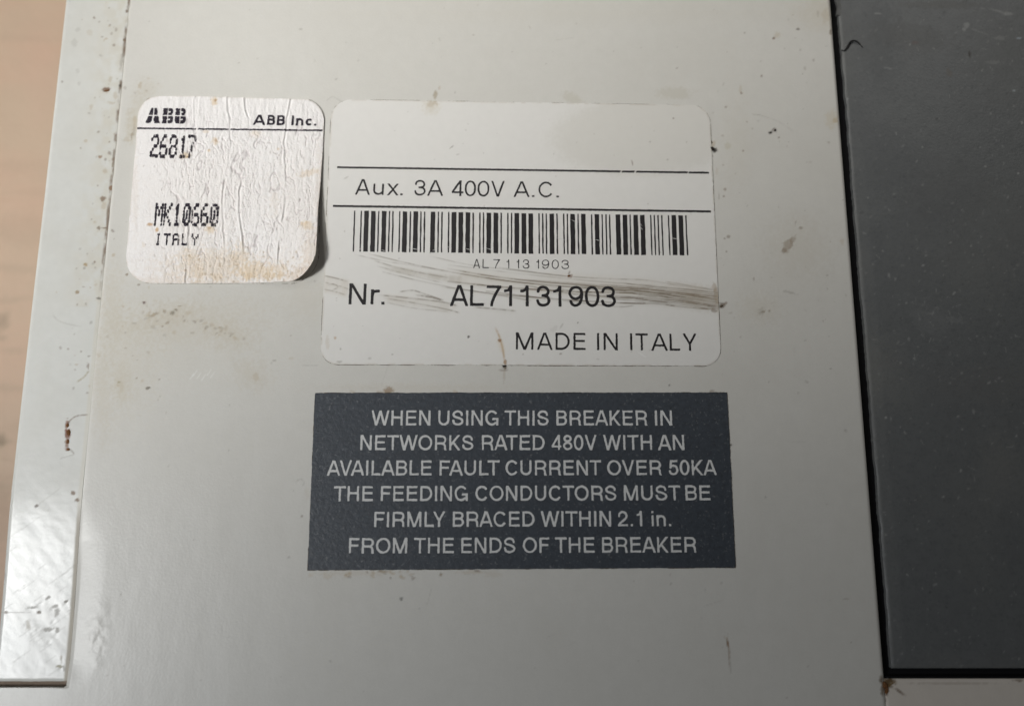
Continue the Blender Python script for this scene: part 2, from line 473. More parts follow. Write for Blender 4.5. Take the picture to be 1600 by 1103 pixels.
for x, y, rx, ry, a, r in [(300, 505, 90, 30, .22, -6), (260, 495, 40, 16, .25, -12), (360, 525, 30, 18, .25, 20), (395, 585, 26, 20, .22, 30), (190, 600, 12, 26, .3, 0), (215, 180, 12, 30, .25, 10), (206, 200, 8, 20, .3, 0), (230, 140, 16, 14, .2, 0),
                           (176, 480, 14, 60, .22, 0), (160, 620, 12, 60, .2, 0), (480, 470, 30, 30, .15, 0), (1245, 390, 40, 40, .14, 20), (1190, 480, 26, 20, .18, 0), (1150, 230, 20, 60, .10, 0), (640, 606, 120, 6, .16, 0)]:
    S.blob(x, y, rx, ry, a, (.47, .41, .30), r, 1.0, .8)
for k in range(70):      # clustered brown flecks below the paper sticker
    t = rng.random(); x = 222 + t * 150 + rng.normal(0, 7); y = 497 - 16 * math.sin(t * 3.1) + t * 32 + rng.normal(0, 7); q = .8 + 1.8 * rng.random() ** 2
    S.blob(x, y, q * 1.5, q, .12 + .33 * rng.random(), (BR, TAN, TAN)[k % 3], rng.normal(-20, 30), .5)
# pale scuffs
for (x, y) in [(305, 583), (311, 587), (327, 582), (332, 586), (300, 588), (318, 590)]:
    S.line([(x - 4, y + 5), (x, y), (x + 3, y - 5)], 1.4, .5, (.80, .81, .80), .4, 1)
for k in range(40):
    x = 200 + rng.random() * 1100; y = rng.random() * 1100; l = 8 + 30 * rng.random(); a = rng.normal(0, .5) + (1.57 if rng.random() < .5 else 0)
    S.line([(x, y), (x + l * math.cos(a), y + l * math.sin(a))], .8, .14 + .12 * rng.random(), (.72, .72, .70) if k % 3 else GR, .5, 1)
# warm dirty tints
S.blob(1290, 20, 40, 26, .25, (.52, .46, .34), 0, .6, .8)
S.blob(300, 540, 110, 60, .16, (.50, .47, .40), 0, .8, .8)
S.blob(190, 560, 46, 90, .20, (.52, .47, .36), 0, .9, .8)
S.blob(1230, 420, 60, 70, .14, (.44, .42, .38), 0, .8, .8)
S.blob(940, 20, 320, 16, .16, (.52, .49, .42), 0, .5, .9)
V = np.column_stack([P, Z])
A = S.out()
V2, L2, T2, A2 = skirt(V, L, T, lambda v: np.full(len(v), -38.0), A)
cover = build('front_cover', V2, L2, T2, M_cover, root, True, A2)
cover['label'] = 'scuffed cream plastic cover plate carrying the three stickers'

# ---- flange strip on the left, a little lower than the cover
def strip_z(X, Y):
    z = -gap_h(Y) - .15
    e = np.clip((X - XS) / 7, 0, 1); z = z - 3.0 * (1 - e) ** 2
    e = np.clip((Y - YS - 5) / 7, 0, 1); z = z - 2.5 * (1 - e) ** 2
    k = sstep(-150, -330, Y)
    z = z + k * .30 * (fbm((X + Y) * .03, (X - Y) * .010, 31, 3) - .5) * 2 + k * .05 * (fbm(X * .10, Y * .10, 33) - .5) * 2
    for (x, y, r) in [(65, 942, 4), (45, 950, 5), (82, 950, 4), (104, 941, 4), (58, 985, 6), (40, 975, 4), (82, 972, 4), (88, 990, 5), (75, 1005, 6), (95, 1043, 4), (60, 945, 3), (50, 990, 3)]:
        cx, cy = at(x, y, -9)
        z = z - .22 * np.exp(-(((X - cx) * .7 + (Y - cy) * .7) / (r * .9)) ** 2 - (((X - cx) * .7 - (Y - cy) * .7) / (r * .4)) ** 2)
    return z


gx = span(XS, XS, XG - .15, XG - .15, 1.5, extra=())
gy = span(YS + 5, YS + 5, 640, YT, 1.5, 60)
P, L, T = grid(gx, gy)
Z = strip_z(P[:, 0], P[:, 1])
S = Stain(P[:, 0], P[:, 1], -3)
gxp = 202 - .0975 * S.y
m = np.nonzero((gxp - S.x < 70) & (S.y < 480))[0]
S.over(m, (.50, .44, .32), .30 * sstep(70, 5, gxp[m] - S.x[m]) * sstep(.25, .75, S.n2[m]))
m = np.nonzero((gxp - S.x < 6))[0]
S.over(m, BR, .85 * (1 - sstep(.3, 3.2, (gxp[m] - S.x[m]) * (.6 + .8 * fbm(S.y[m] * .12, S.x[m] * .2, 19)))) * np.maximum(sstep(.38, .72, fbm(S.y[m] * .06, S.x[m] * .1, 9)) * (1 - .92 * sstep(400, 500, S.y[m])), .55 * sstep(775, 830, S.y[m])))
S.over(m, (.50, .45, .33), .30 * (1 - sstep(1, 5, gxp[m] - S.x[m])) * sstep(440, 500, S.y[m]))
for x, y, rx, ry, a, c, r in [
    (148, 29, 1.8, 1.8, .6, BR, 30), (199, 19, 2, 2.4, .8, BR, 0), (195, 64, 2, 2, .85, BR, 0), (182, 48, 2, 3, .4, BR, 0), (167, 62, 2.5, 1.8, .6, TAN, 0), (178, 72, 2.5, 2, .5, BR, 0),
    (123, 48, 4, 3, .22, GR, 0), (141, 52, 4, 5, .22, TAN, 0), (117, 68, 4, 6, .2, GR, 0), (167, 141, 6, 3.2, .85, (.16, .08, .04), -12), (173, 125, 2.5, 4, .4, TAN, 20), (188, 135, 2, 3, .8, DK, 0),
    (191, 97, 2.5, 12, .45, GR, 8), (98, 129, 1.8, 1.6, .5, BR, 0), (124, 132, 2.5, 3, .22, GR, 0), (122, 112, 3, 4, .2, GR, 0), (158, 88, 3, 2, .35, GR, 0), (181, 150, 3, 6, .4, TAN, 0),
    (174, 162, 5, 3, .4, TAN, 0), (143, 169, 3, 4, .4, TAN, 0), (140, 178, 3, 1.6, .4, GR, 0), (135, 221, 3, 2.4, .5, TAN, 0), (157, 246, 3, 2.6, .75, (.24, .13, .05), 0), (172, 223, 1.8, 1.6, .6, BR, 0),
    (172, 240, 3, 3, .55, BR, 0), (165, 268, 4, 4, .5, TAN, 0), (178, 251, 2, 18, .7, BR, 4), (174, 294, 3, 4, .85, (.2, .1, .04), 0), (162, 312, 4, 4, .8, (.17, .10, .05), 0), (163, 322, 4, 5, .45, TAN, 0),
    (155, 357, 2.6, 3, .7, BR, 20), (164, 357, 5, 1, .7, BR, 0), (149, 348, 2.5, 2, .35, TAN, 0), (135, 414, 3.2, 3, .75, (.30, .2, .07), 0), (149, 410, 1.8, 1.8, .7, BR, 0), (150, 419, 2.5, 2, .4, GR, 0),
    (122, 457, 3, 2.5, .75, (.25, .17, .07), 0), (132, 449, 3.5, 1.2, .5, BR, 0), (155, 467, 3.5, 1.8, .7, DK, 15), (108, 546, 1.6, 1.6, .5, BR, 0), (121, 570, 2.5, 1.5, .6, TAN, 0),
    (139, 572, 1.8, 4.5, .6, BR, 0), (140, 557, 4, 1, .5, BR, 0), (138, 614, 2.4, 1.6, .5, BR, 0), (116, 770, 3.2, 3.2, .8, (.20, .13, .08), 0), (121, 781, 3.2, 3, .8, (.20, .13, .08), 20), (58, 790, 3, 2.2, .7, (.16, .13, .11), -10),
    (106, 665, 2.6, 8, .85, (.20, .08, .04), 5), (107, 678, 4, 8, .9, (.17, .06, .03), 0), (106, 692, 3, 7, .8, (.20, .09, .04), 0), (107, 702, 3.6, 2.6, .85, (.2, .09, .05), 0),
    (57, 957, 3, 2, .7, (.2, .15, .12), 0), (6, 957, 3, 2, .5, (.25, .18, .12), 0), (48, 949, 7, 2, .45, GR, -10), (82, 948, 7, 2.4, .45, GR, -15), (86, 957, 4, 7, .4, GR, 20), (70, 984, 9, 3, .45, GR, -10), (86, 985, 3, 4, .45, GR, 0),
    (100, 940, 4, 1.6, .75, GR, -35), (72, 934, 5, 1.8, .5, GR, -30), (92, 1030, 2, 6, .35, TAN, 0), (90, 1042, 6, 2, .6, (.33, .29, .15), 10), (96, 1044, 2, 5, .4, GR, 0), (40, 976, 4, 8, .3, TAN, 0),
    (2, 900, 4, 9, .5, (.30, .24, .2), 0), (12, 957, 30, 1, .2, GR, 0)]:
    S.blob(x, y, rx, ry, a, c, r)
S.line([(139, 648), (122, 650), (112, 656), (107, 664)], 1.6, .7, BR, .4)
S.line([(108, 700), (114, 705), (117, 709)], 1.6, .6, BR, .3)
S.line([(118, 710), (104, 714), (96, 716)], 1.2, .45, GR, .4)
S.line([(84, 493), (92, 501), (104, 506), (128, 511)], 1.2, .3, GR, .4)
S.line([(122, 597), (133, 589), (140, 580)], 2.2, .6, (.3, .24, .12), .4)
S.line([(58, 790), (72, 780), (96, 762)], 1, .25, GR, .4)
for k in range(60):
    t = rng.random(); y = t * 620; x = 202 - .0975 * y - abs(rng.normal(0, 26)); r = .8 + 1.4 * rng.random() ** 2
    S.blob(x, y, r * 1.3, r, .25 + .4 * rng.random(), (BR, GR, TAN)[k % 3], rng.random() * 180, .4)
for k in range(26):
    x = rng.random() * 105; y = 800 + rng.random() * 260; l = 10 + 26 * rng.random()
    S.line([(x, y), (x + l, y - l * .7)], .9, .16, GR, .5, 1)
V = np.column_stack([P, Z])
V2, L2, T2, A2 = skirt(V, L, T, lambda v: np.full(len(v), -60.0), S.out())
strip = build('flange', V2, L2, T2, M_strip, root, True, A2)
strip['label'] = 'pale cream flange strip along the left edge, dirty along its groove'


def box(name, x0, x1, y0, y1, z0, z1, m, parent, **k):
    v = [(x, y, z) for z in (z0, z1) for (x, y) in ((x0, y0), (x1, y0), (x1, y1), (x0, y1))]
    f = [3, 2, 1, 0, 4, 5, 6, 7, 0, 1, 5, 4, 1, 2, 6, 5, 2, 3, 7, 6, 3, 0, 4, 7]
    return build(name, v, f, [4] * 6, m, parent, False)


# ---- dark panel on the right with softly rounded rim
def panel_z(X, Y):
    d = np.minimum(X - XD, Y - YD)
    t = np.clip(d / 4, 0, 1); t2 = np.clip(d / 21, 0, 1)
    z = -3.0 - 1.6 * (1 - t) ** 2 - 1.2 * (1 - t2)
    return z + .3 * (fbm(X * .02, Y * .02, 40) - .5) + .5 * (vnoise(X * 0, Y * .05, 44) - .5) * (d < 4)


gx = span(XD, XD, 900, XR, 2.0, 60)
gy = span(YD, YD, 640, YT, 2.0, 60)
P, L, T = grid(gx, gy)
Z = panel_z(P[:, 0], P[:, 1])
# ragged left rim: small chips
P[:, 0] += (np.abs(P[:, 0] - XD) < .01) * (1.6 * (vnoise(P[:, 1] * .045, P[:, 1] * 0, 51) - .5) + 1.0 * (vnoise(P[:, 1] * .2, P[:, 1] * 0, 52) - .5))
S = Stain(P[:, 0], P[:, 1], -3)
d = np.minimum(P[:, 0] - XD, P[:, 1] - YD)
LG = (.34, .345, .34)
S.over(np.arange(len(P)), (.15, .15, .14), .25 * (1 - sstep(2, 7, d)) * sstep(.3, .6, S.n1) + .10 * (1 - sstep(15, 24, d)))  # bevel band painted slightly lighter, as if it caught the light
for x, y, rx, ry, a, c, r in [
    (1372, 22, 6, 1.4, .5, LG, 5), (1510, 40, 4, 5, .5, LG, 30), (1506, 47, 3, 4, .5, LG, -30), (1430, 67, 5, 3, .5, (.17, .13, .12), 0), (1483, 114, 4, 6, .35, (.17, .15, .13), -20), (1388, 107, 7, 1.6, .4, LG, 8),
    (1515, 86, 2, 5, .7, (.05, .04, .035), 0), (1585, 142, 2.5, 2, .7, (.35, .38, .4), 0), (1592, 60, 4, 1.5, .7, (.35, .4, .45), 0), (1562, 60, 10, 3, .3, LG, 0), (1575, 22, 9, 3, .5, LG, 0),
    (1560, 18, 12, 2, .4, LG, 15), (1530, 50, 14, 1.5, .3, LG, 20), (1552, 98, 10, 3, .25, LG, 0), (1455, 500, 30, 22, .06, LG, 20), (1490, 500, 14, 5, .10, LG, 10), (1540, 600, 80, 30, .12, (.11, .10, .09), 0),
    (1422, 58, 60, 22, .16, (.12, .11, .10), 10), (1470, 8, 60, 6, .25, (.16, .155, .14), 0), (1406, 420, 30, 90, .12, (.11, .115, .115), 0), (1384, 652, 2, 2, .7, LG, 0), (1480, 300, 70, 50, .12, (.11, .105, .10), 0),
    (1591, 271, 2, 2, .6, LG, 0), (1597, 192, 2, 2, .6, LG, 0), (1505, 330, 2, 1.5, .3, LG, 0)]:
    S.blob(x, y, rx, ry, a, c, r)
for k in range(900):
    x = 1320 + rng.random() * 290; y = rng.random() * 1045; q = .8 + 1.3 * rng.random() ** 2
    S.blob(x, y, q * (1 + rng.random()), q, .14 + .36 * rng.random() ** 3, LG if k % 3 else (.05, .05, .05), rng.random() * 180, .4)
for k in range(30):
    S.blob(1320 + rng.random() * 280, rng.random() * 1040, 20 + 50 * rng.random(), 15 + 50 * rng.random(), .10 + .10 * rng.random(), (.15, .15, .14) if k % 2 else (.09, .095, .10), rng.random() * 180, .9, .8)
for k in range(90):
    x = 1330 + rng.random() * 270; y = rng.random() * 1040
    if k % 3 == 0: x = 1455 + rng.normal(0, 26); y = 500 + rng.normal(0, 24)
    if k % 5 == 0: x = 1540 + rng.normal(0, 40); y = abs(rng.normal(20, 40))
    l = 2 + 10 * rng.random(); a = rng.choice([0.1, 1.5, .8]) + rng.normal(0, .3)
    S.line([(x, y), (x + l * math.cos(a), y + l * math.sin(a))], .9, .2 + .25 * rng.random(), LG, .5, 1)
V = np.column_stack([P, Z])
V2, L2, T2, A2 = skirt(V, L, T, lambda v: np.full(len(v), -40.0), S.out())
panel = build('side_panel', V2, L2, T2, M_panel, root, True, A2)
panel['label'] = 'dark grey matte plastic panel with small scuffs'

# ---- black channel floor between cover and panel, lower cover, housing below
box('gap_channel', XC - 30, XR - 2, YL - 20, YT - 2, -44, -13, M_black, root)
gx = span(XC + .8, XC + .8, 800, XR, 2.2, 60)
gy = span(YB, -545, YL, YL, 1.6, 60)
P, L, T = grid(gx, gy)
Z = -.8 - 2.2 * (1 - np.clip((YL - P[:, 1]) / 5, 0, 1)) ** 2 - 1.2 * (1 - np.clip((P[:, 0] - XC - .8) / 3, 0, 1)) ** 2
S = Stain(P[:, 0], P[:, 1])
for x, y, rx, ry, a, c, r in [(1388, 1066, 9, 8, .95, (.10, .06, .02), 0), (1384, 1076, 5, 12, .9, (.11, .065, .025), 15), (1393, 1068, 8, 3, .8, (.16, .10, .04), -20), (1404, 1078, 6, 2, .7, (.14, .09, .05), 35),
                              (1411, 1084, 6, 1.5, .6, (.17, .12, .08), 30), (1383, 1095, 2, 10, .5, BR, 0), (1592, 1063, 7, 2, .7, BR, 0), (1490, 1067, 60, 2, .25, BR, 0)]:
    S.blob(x, y, rx, ry, a, c, r)
V = np.column_stack([P, Z])
V2, L2, T2, A2 = skirt(V, L, T, 20, S.out())
lower = build('lower_cover', V2, L2, T2, M_lower, root, True, A2)
lower['label'] = 'beige lower cover below the dark panel, rusty at its corner'
# black inner rim that lines the lower edge of the gap
box('gap_rim', XC + 4, XR - 4, YL + .6, YL + 3.2, -36, -4.5, M_black, root)
box('housing', XS + 9, XR - 6, YB + 8, YT - 8, -DEPTH + 1, -62, M_body, root)
# dirt packed in the slot at the lower end of the flange
box('slot_dirt', -1140, XG - 1, YS + .3, YS + 14, -34, -11, M_slot, root)

# grey chipped splinter at the top of the gap
P_ = [at(x, y, 2) for x, y in [(1307, -6), (1322, -8), (1320, 8), (1315, 22), (1309, 20), (1311, 8)]]
v = [(x, y, -9.0) for x, y in P_] + [(x, y, -4.0) for x, y in P_]
n = len(P_)
lp = list(range(n, 2 * n))[::-1]; tt_ = [n]
for k in range(n):
    lp += [k, (k + 1) % n, n + (k + 1) % n, n + k]; tt_.append(4)
M_chip = mat('grey_chip', (.10, .10, .098), .6, [(1500, .8, 2, I3)], .2, 900)
ch = build('chipped_edge', v, lp, tt_, M_chip, root, False)
ch['label'] = 'chipped grey plastic splinter at the top of the gap'


# ------------------------------------------------------------------ stickers
def outline(corners, radii, n=9):
    """Closed outline with rounded corners, in photo positions, laid onto the face."""
    out = []
    C = [np.array(c, float) for c in corners]
    for i, c in enumerate(C):
        a, b, r = C[i - 1], C[(i + 1) % len(C)], radii[i]
        if r == 0: out.append(c); continue
        p = c + (a - c) / np.linalg.norm(a - c) * r; q = c + (b - c) / np.linalg.norm(b - c) * r
        for t in np.linspace(0, 1, n):
            k = .30                          # rounder than a plain parabola
            h1 = p + (c - p) * (1 - k * .0) * .553; h2 = q + (c - q) * .553
            out.append((1 - t) ** 3 * p + 3 * (1 - t) ** 2 * t * h1 + 3 * (1 - t) * t * t * h2 + t ** 3 * q)
    o = np.array(out); X, Y = at(o[:, 0], o[:, 1]); return np.stack([X, Y], 1)


def poly_sdf(P, X, Y):
    s = X.shape; q = np.stack([X.ravel(), Y.ravel()], 1)
    best = np.full(len(q), 1e18); inside = np.zeros(len(q), bool)
    for i in range(len(P)):
        a, b = P[i], P[(i + 1) % len(P)]; e = b - a
        if not (e @ e): continue
        w = q - a; t = np.clip((w @ e) / (e @ e), 0, 1)
        d = ((w - t[:, None] * e) ** 2).sum(1); best = np.minimum(best, d)
        cond = (a[1] > q[:, 1]) != (b[1] > q[:, 1])
        with np.errstate(divide='ignore', invalid='ignore'):
            xi = (b[0] - a[0]) * (q[:, 1] - a[1]) / (b[1] - a[1]) + a[0]
        inside ^= cond & (q[:, 0] < xi)
    d = np.sqrt(best); return np.where(inside, -d, d).reshape(s)


def sticker(name, poly, zf, m, thick, pitch, paint=None, ragged=0.0, label=None):
    lo, hi = poly.min(0) - 3, poly.max(0) + 3
    gx = np.arange(lo[0], hi[0], pitch); gy = np.arange(lo[1], hi[1], pitch)
    X, Y = np.meshgrid(gx, gy); D = poly_sdf(poly, X, Y)
    if ragged: D = D + ragged * (fbm(X * .25, Y * .25, 61) - .5) * 2
    P, L, T = region(D, gx, gy)
    Z = zf(P[:, 0], P[:, 1])
    A = None
    S = Stain(P[:, 0], P[:, 1], 1) if m.name != 'charcoal_film' else None
    if S is not None:
        if paint: paint(S, P)
        A = S.out()
    V = np.column_stack([P, Z])
    V2, L2, T2, A2 = skirt(V, L, T, thick, A)
    o = build(name, V2, L2, T2, m, root, True, A2)
    if label: o['label'] = label
    return o


def rim(poly, w, seed, parent, z=.35, thr=.45, inner=.4, name='grime_line'):
    """Thin broken line of grime caught against a sticker's edge."""
    lo, hi = poly.min(0) - 6, poly.max(0) + 6
    gx = np.arange(lo[0], hi[0], .8); gy = np.arange(lo[1], hi[1], .8)
    X, Y = np.meshgrid(gx, gy); D = poly_sdf(poly, X, Y)
    n = fbm(X * .05, Y * .05, seed); ww = w * (.25 + 1.5 * sstep(thr - .15, thr + .25, n)) + .8 * (fbm(X * .4, Y * .4, seed + 5) - .5)
    F_ = np.maximum(D - ww, -D - inner)
    P, L, T = region(F_, gx, gy)
    V = np.column_stack([P, cover_z(P[:, 0], P[:, 1]) + z])
    o = build(name, V, L, T, M_grime, parent, False)
    return o


# ---- nameplate
NP = outline([(518.5, 156), (1108.5, 165.5), (1126.8, 572), (500.5, 569.5)], [30, 28, 28, 27])
TH = 1.3


def name_z(X, Y):
    return TH + .12 * (fbm(X * .02, Y * .02, 71) - .5) + 0 * X


def name_paint(S, P):
    SM = (.13, .10, .068); S2 = (.33, .29, .22)
    S.blob(1012, 212, 150, 62, .30, (.50, .48, .42), -3, .10, .16)
    S.blob(680, 160, 4, 5, .55, (.42, .34, .22), 0)
    S.blob(674, 168, 12, 10, .30, (.50, .43, .30), 0, .8, .7)
    S.blob(673, 163, 5, 5, .4, TAN, 0)
    L_ = [([(578, 397), (640, 412), (720, 428), (800, 440), (880, 448)], 1.0, .45), ([(555, 398), (600, 408), (650, 416), (700, 424)], 1.0, .3),
          ([(598, 425), (660, 440), (740, 455), (800, 462), (850, 466)], .9, .5), ([(700, 420), (770, 432), (850, 441), (960, 449), (1050, 456), (1121, 468)], 1.6, .62),
          ([(720, 428), (800, 440), (900, 449), (1000, 455), (1122, 473)], 1.4, .7), ([(700, 440), (800, 450), (900, 456), (1010, 460), (1122, 479)], 1.8, .75),
          ([(820, 446), (900, 460), (980, 465), (1060, 470), (1122, 482)], 1.2, .62), ([(760, 455), (850, 466), (960, 473), (1025, 475), (1070, 480), (1123, 484)], 1.6, .75),
          ([(780, 418), (850, 428), (900, 433), (960, 436), (1010, 438), (1060, 446), (1118, 452)], 1.2, .38), ([(670, 400), (740, 415), (830, 425), (890, 432)], 1.0, .28),
          ([(900, 447), (1000, 451), (1060, 458), (1120, 463)], 1.2, .55), ([(940, 453), (1010, 456), (1070, 461), (1120, 468)], 1.6, .6),
          ([(586, 408), (620, 418), (660, 427), (700, 434)], 1.2, .4), ([(860, 448), (930, 462), (1000, 468), (1060, 476)], 1.0, .5),
          ([(690, 448), (760, 458), (830, 470)], .9, .42), ([(1040, 440), (1080, 447), (1120, 455)], 1.0, .35), ([(590, 416), (640, 430), (690, 442)], .9, .35),
          ([(507, 431), (525, 435), (543, 440)], 1.2, .55), ([(506, 441), (530, 447), (545, 452)], 1.0, .4), ([(506, 452), (524, 456), (540, 461)], 1.0, .4), ([(512, 445), (522, 444), (528, 449), (520, 453)], 1.0, .4),
          ([(592, 461), (640, 466), (690, 472), (715, 478)], 1.6, .5), ([(600, 466), (650, 474), (700, 484), (718, 489)], 1.4, .45), ([(625, 456), (645, 454), (665, 460), (692, 469)], 1.4, .5),
          ([(650, 461), (675, 465), (692, 470)], 2, .5), ([(740, 480), (775, 483), (805, 486)], 2.0, .4), ([(605, 473), (650, 482), (700, 487)], 1.0, .3),
          ([(700, 414), (780, 424), (870, 434), (960, 442), (1040, 447)], .8, .3), ([(820, 437), (920, 444), (1020, 450)], .8, .4), ([(880, 470), (960, 479), (990, 478)], .9, .4)]
    for i, (p, w, a) in enumerate(L_):
        S.line(p, w, min(.95, a * 1.3), SM, .6, 1.0, i)
        S.line([(x, y + 1.5) for x, y in p], w * 3.2, a * .16, S2, .4, 2.5, i + 50)
    S.line([(605, 419), (650, 427), (690, 434), (725, 437)], 8, .36, S2, .5, 4, 70)
    S.line([(700, 430), (800, 441), (900, 450), (1000, 456), (1121, 473)], 20, .20, (.46, .40, .31), .4, 8, 71)
    S.line([(850, 434), (960, 440), (1060, 450), (1120, 460)], 16, .14, (.5, .42, .32), .4, 6, 74)
    S.blob(1092, 465, 44, 15, .30, (.36, .29, .20), 12, .6, .7)
    for q in range(9):
        y0 = 446 + q * 3.1
        S.line([(930 + rng.random() * 60, y0 - 4), (1010, y0 + 1), (1070, y0 + 6), (1135, y0 + 13)], 1.1 + .8 * rng.random(), .35 + .4 * rng.random(), SM, .4, 1.0, 90 + q)
    S.line([(507, 444), (545, 451)], 24, .30, (.50, .43, .34), .5, 5, 72)
    S.line([(600, 466), (660, 474), (705, 482)], 11, .26, (.47, .42, .35), .5, 5, 73)
    S.line([(774, 512), (781, 528), (786, 548), (789, 570)], 2.2, .65, (.42, .27, .12), .4, 1.6, 3)
    S.line([(780, 530), (786, 550)], 6, .25, (.55, .40, .2), .3, 4, 3)
    for x, y, rx, ry, a, c, r in [(781, 532, 2.5, 2.5, .8, (.25, .12, .04), 0), (789, 566, 3, 4, .7, (.3, .17, .07), 0), (732, 526, 1.6, 2, .85, DK, 20), (524, 528, 2.2, 2.6, .6, (.4, .25, .12), 0), (532, 545, 1.8, 1.8, .5, GR, 0),
                                  (530, 565, 5, 1.6, .5, GR, 0), (578, 560, 3, 2, .35, GR, 0), (512, 536, 3, 10, .25, TAN, 0), (613, 554, 1.6, 1.2, .5, GR, 0), (890, 432, 4, 2.6, .65, (.26, .17, .12), -20), (889, 428, 1.5, 5, .5, BR, 20),
                                  (706, 230, 4, 1.1, .55, GR, -35), (715, 242, 3, 1, .3, GR, -20), (541, 278, 4, 1.2, .3, GR, -30), (1052, 185, 1.4, 1.4, .5, BR, 0), (1016, 222, 1.6, 1.4, .4, GR, 0), (988, 255, 1.4, 4, .5, BR, -15),
                                  (1043, 250, 1.6, 1.4, .4, GR, 0), (903, 504, 1.2, 1.4, .6, DK, 0), (876, 553, 2, 1.4, .5, BR, 0), (934, 561, 3, 1.2, .3, GR, 0), (1115, 485, 5, 3, .5, BR, 0), (1116, 448, 4, 6, .45, (.36, .28, .2), 0),
                                  (1119, 462, 4, 14, .45, (.30, .23, .15), 0), (866, 514, 4, 6, .14, GR, 40), (1003, 554, 8, 2, .4, (.8, .8, .78), 30), (877, 510, 6, 1.2, .3, GR, -60), (1116, 305, 2, 8, .2, TAN, 0)]:
        S.blob(x, y, rx, ry, a, c, r)
    for k in range(60):
        x = 510 + rng.random() * 600; y = 170 + rng.random() * 390; r = .6 + .6 * rng.random()
        S.blob(x, y, r * 1.4, r, .12 + .25 * rng.random(), GR if k % 2 else BR, rng.random() * 180, .3)
    d = poly_sdf(NP, P[:, 0], P[:, 1])
    S.over(np.arange(len(P)), (.42, .36, .28), .35 * sstep(-3.5, 0, d) * sstep(.35, .6, S.n2))


nameplate = sticker('nameplate_sticker', NP, name_z, M_name, TH + .6, 1.15, name_paint, label='silver white rating sticker with a barcode, smeared with brown scrapes')
rim(NP, .55, 81, nameplate)

# ---- charcoal warning sticker
WP = outline([(492.6, 614.1), (1135.8, 613.4), (1148.8, 886.3), (480.9, 890.5)], [0, 0, 0, 0])


def warn_z(X, Y):
    return 1.5 + .10 * (fbm(X * .15, Y * .15, 91) - .5) + .15 * (fbm(X * .03, Y * .03, 92) - .5)


warning = sticker('warning_sticker', WP, warn_z, M_warn, 2.2, 2.0, ragged=.7, label='dark charcoal warning sticker with six lines of pale grey capitals')
rim(WP, .5, 83, warning, thr=.5)

# ---- crinkled white paper sticker with a lifted lower right corner
PP = outline([(219, 152), (300, 151.5), (486, 157), (508, 159.5), (504, 250), (499, 330), (498, 440), (462, 443), (300, 443.5), (195, 443), (204, 330), (211, 250)],
             [30, 0, 0, 32, 0, 0, 44, 0, 0, 42, 0, 0])


def crack(X, Y):
    wx = X + 10 * (fbm(X * .03, Y * .03, 101) - .5) * 2 + 4 * (fbm(X * .12, Y * .10, 102) - .5)
    a = np.abs(fbm(wx * .075, Y * .016, 103, 3) - .5)
    b = np.abs(fbm(wx * .13 + 40, Y * .03, 104, 3) - .5)
    px, py = photo(X, Y)
    core = sstep(225, 300, px) * sstep(150, 230, py) * .8 + .2
    e = np.abs(fbm(wx * .26 + 90, Y * .06, 107, 3) - .5)
    fine = (1 - sstep(.0, .03, e)) * sstep(.42, .6, fbm(X * .03, Y * .03, 108))
    return (1 - sstep(.0, .028, a)) * core + .6 * (1 - sstep(.0, .025, b)) * core + .6 * fine * core


def paper_z(X, Y):
    c = crack(X, Y)
    px, py = photo(X, Y)
    ridge = (fbm(X * .15, Y * .035, 105, 4) - .5)
    core = sstep(225, 290, px) * .8 + .2
    z = 2.6 + core * (1.3 * ridge + .9 * (fbm(X * .34, Y * .12, 106, 3) - .5)) - 1.1 * c
    for x0, d in ((306, 0), (360, 4), (452, -3), (388, 6)):      # long vertical creases with a raised lip
        cx = x0 + d * np.sin(py * .035) + 3 * (vnoise(py * .08, py * 0, int(x0)) - .5) - (py - 150) * .05
        e = px - cx
        amp = sstep(.25, .7, vnoise(py * .03, py * 0 + x0, 7)) * .8 + .2
        z = z + amp * (.9 * np.exp(-((e + 1.6) / 1.3) ** 2) - .9 * np.exp(-((e - 1.2) / 1.3) ** 2))
    X1, Y1 = at(505, 450)
    dd = np.clip(1 - np.hypot((X - X1) * .95, (Y - Y1) * .62) / 150, 0, 1)
    z = z + 24 * dd ** 2.0
    re = sstep(440, 505, px) * sstep(200, 420, py); z = z + 5 * re ** 2
    return np.maximum(z, 1.2)


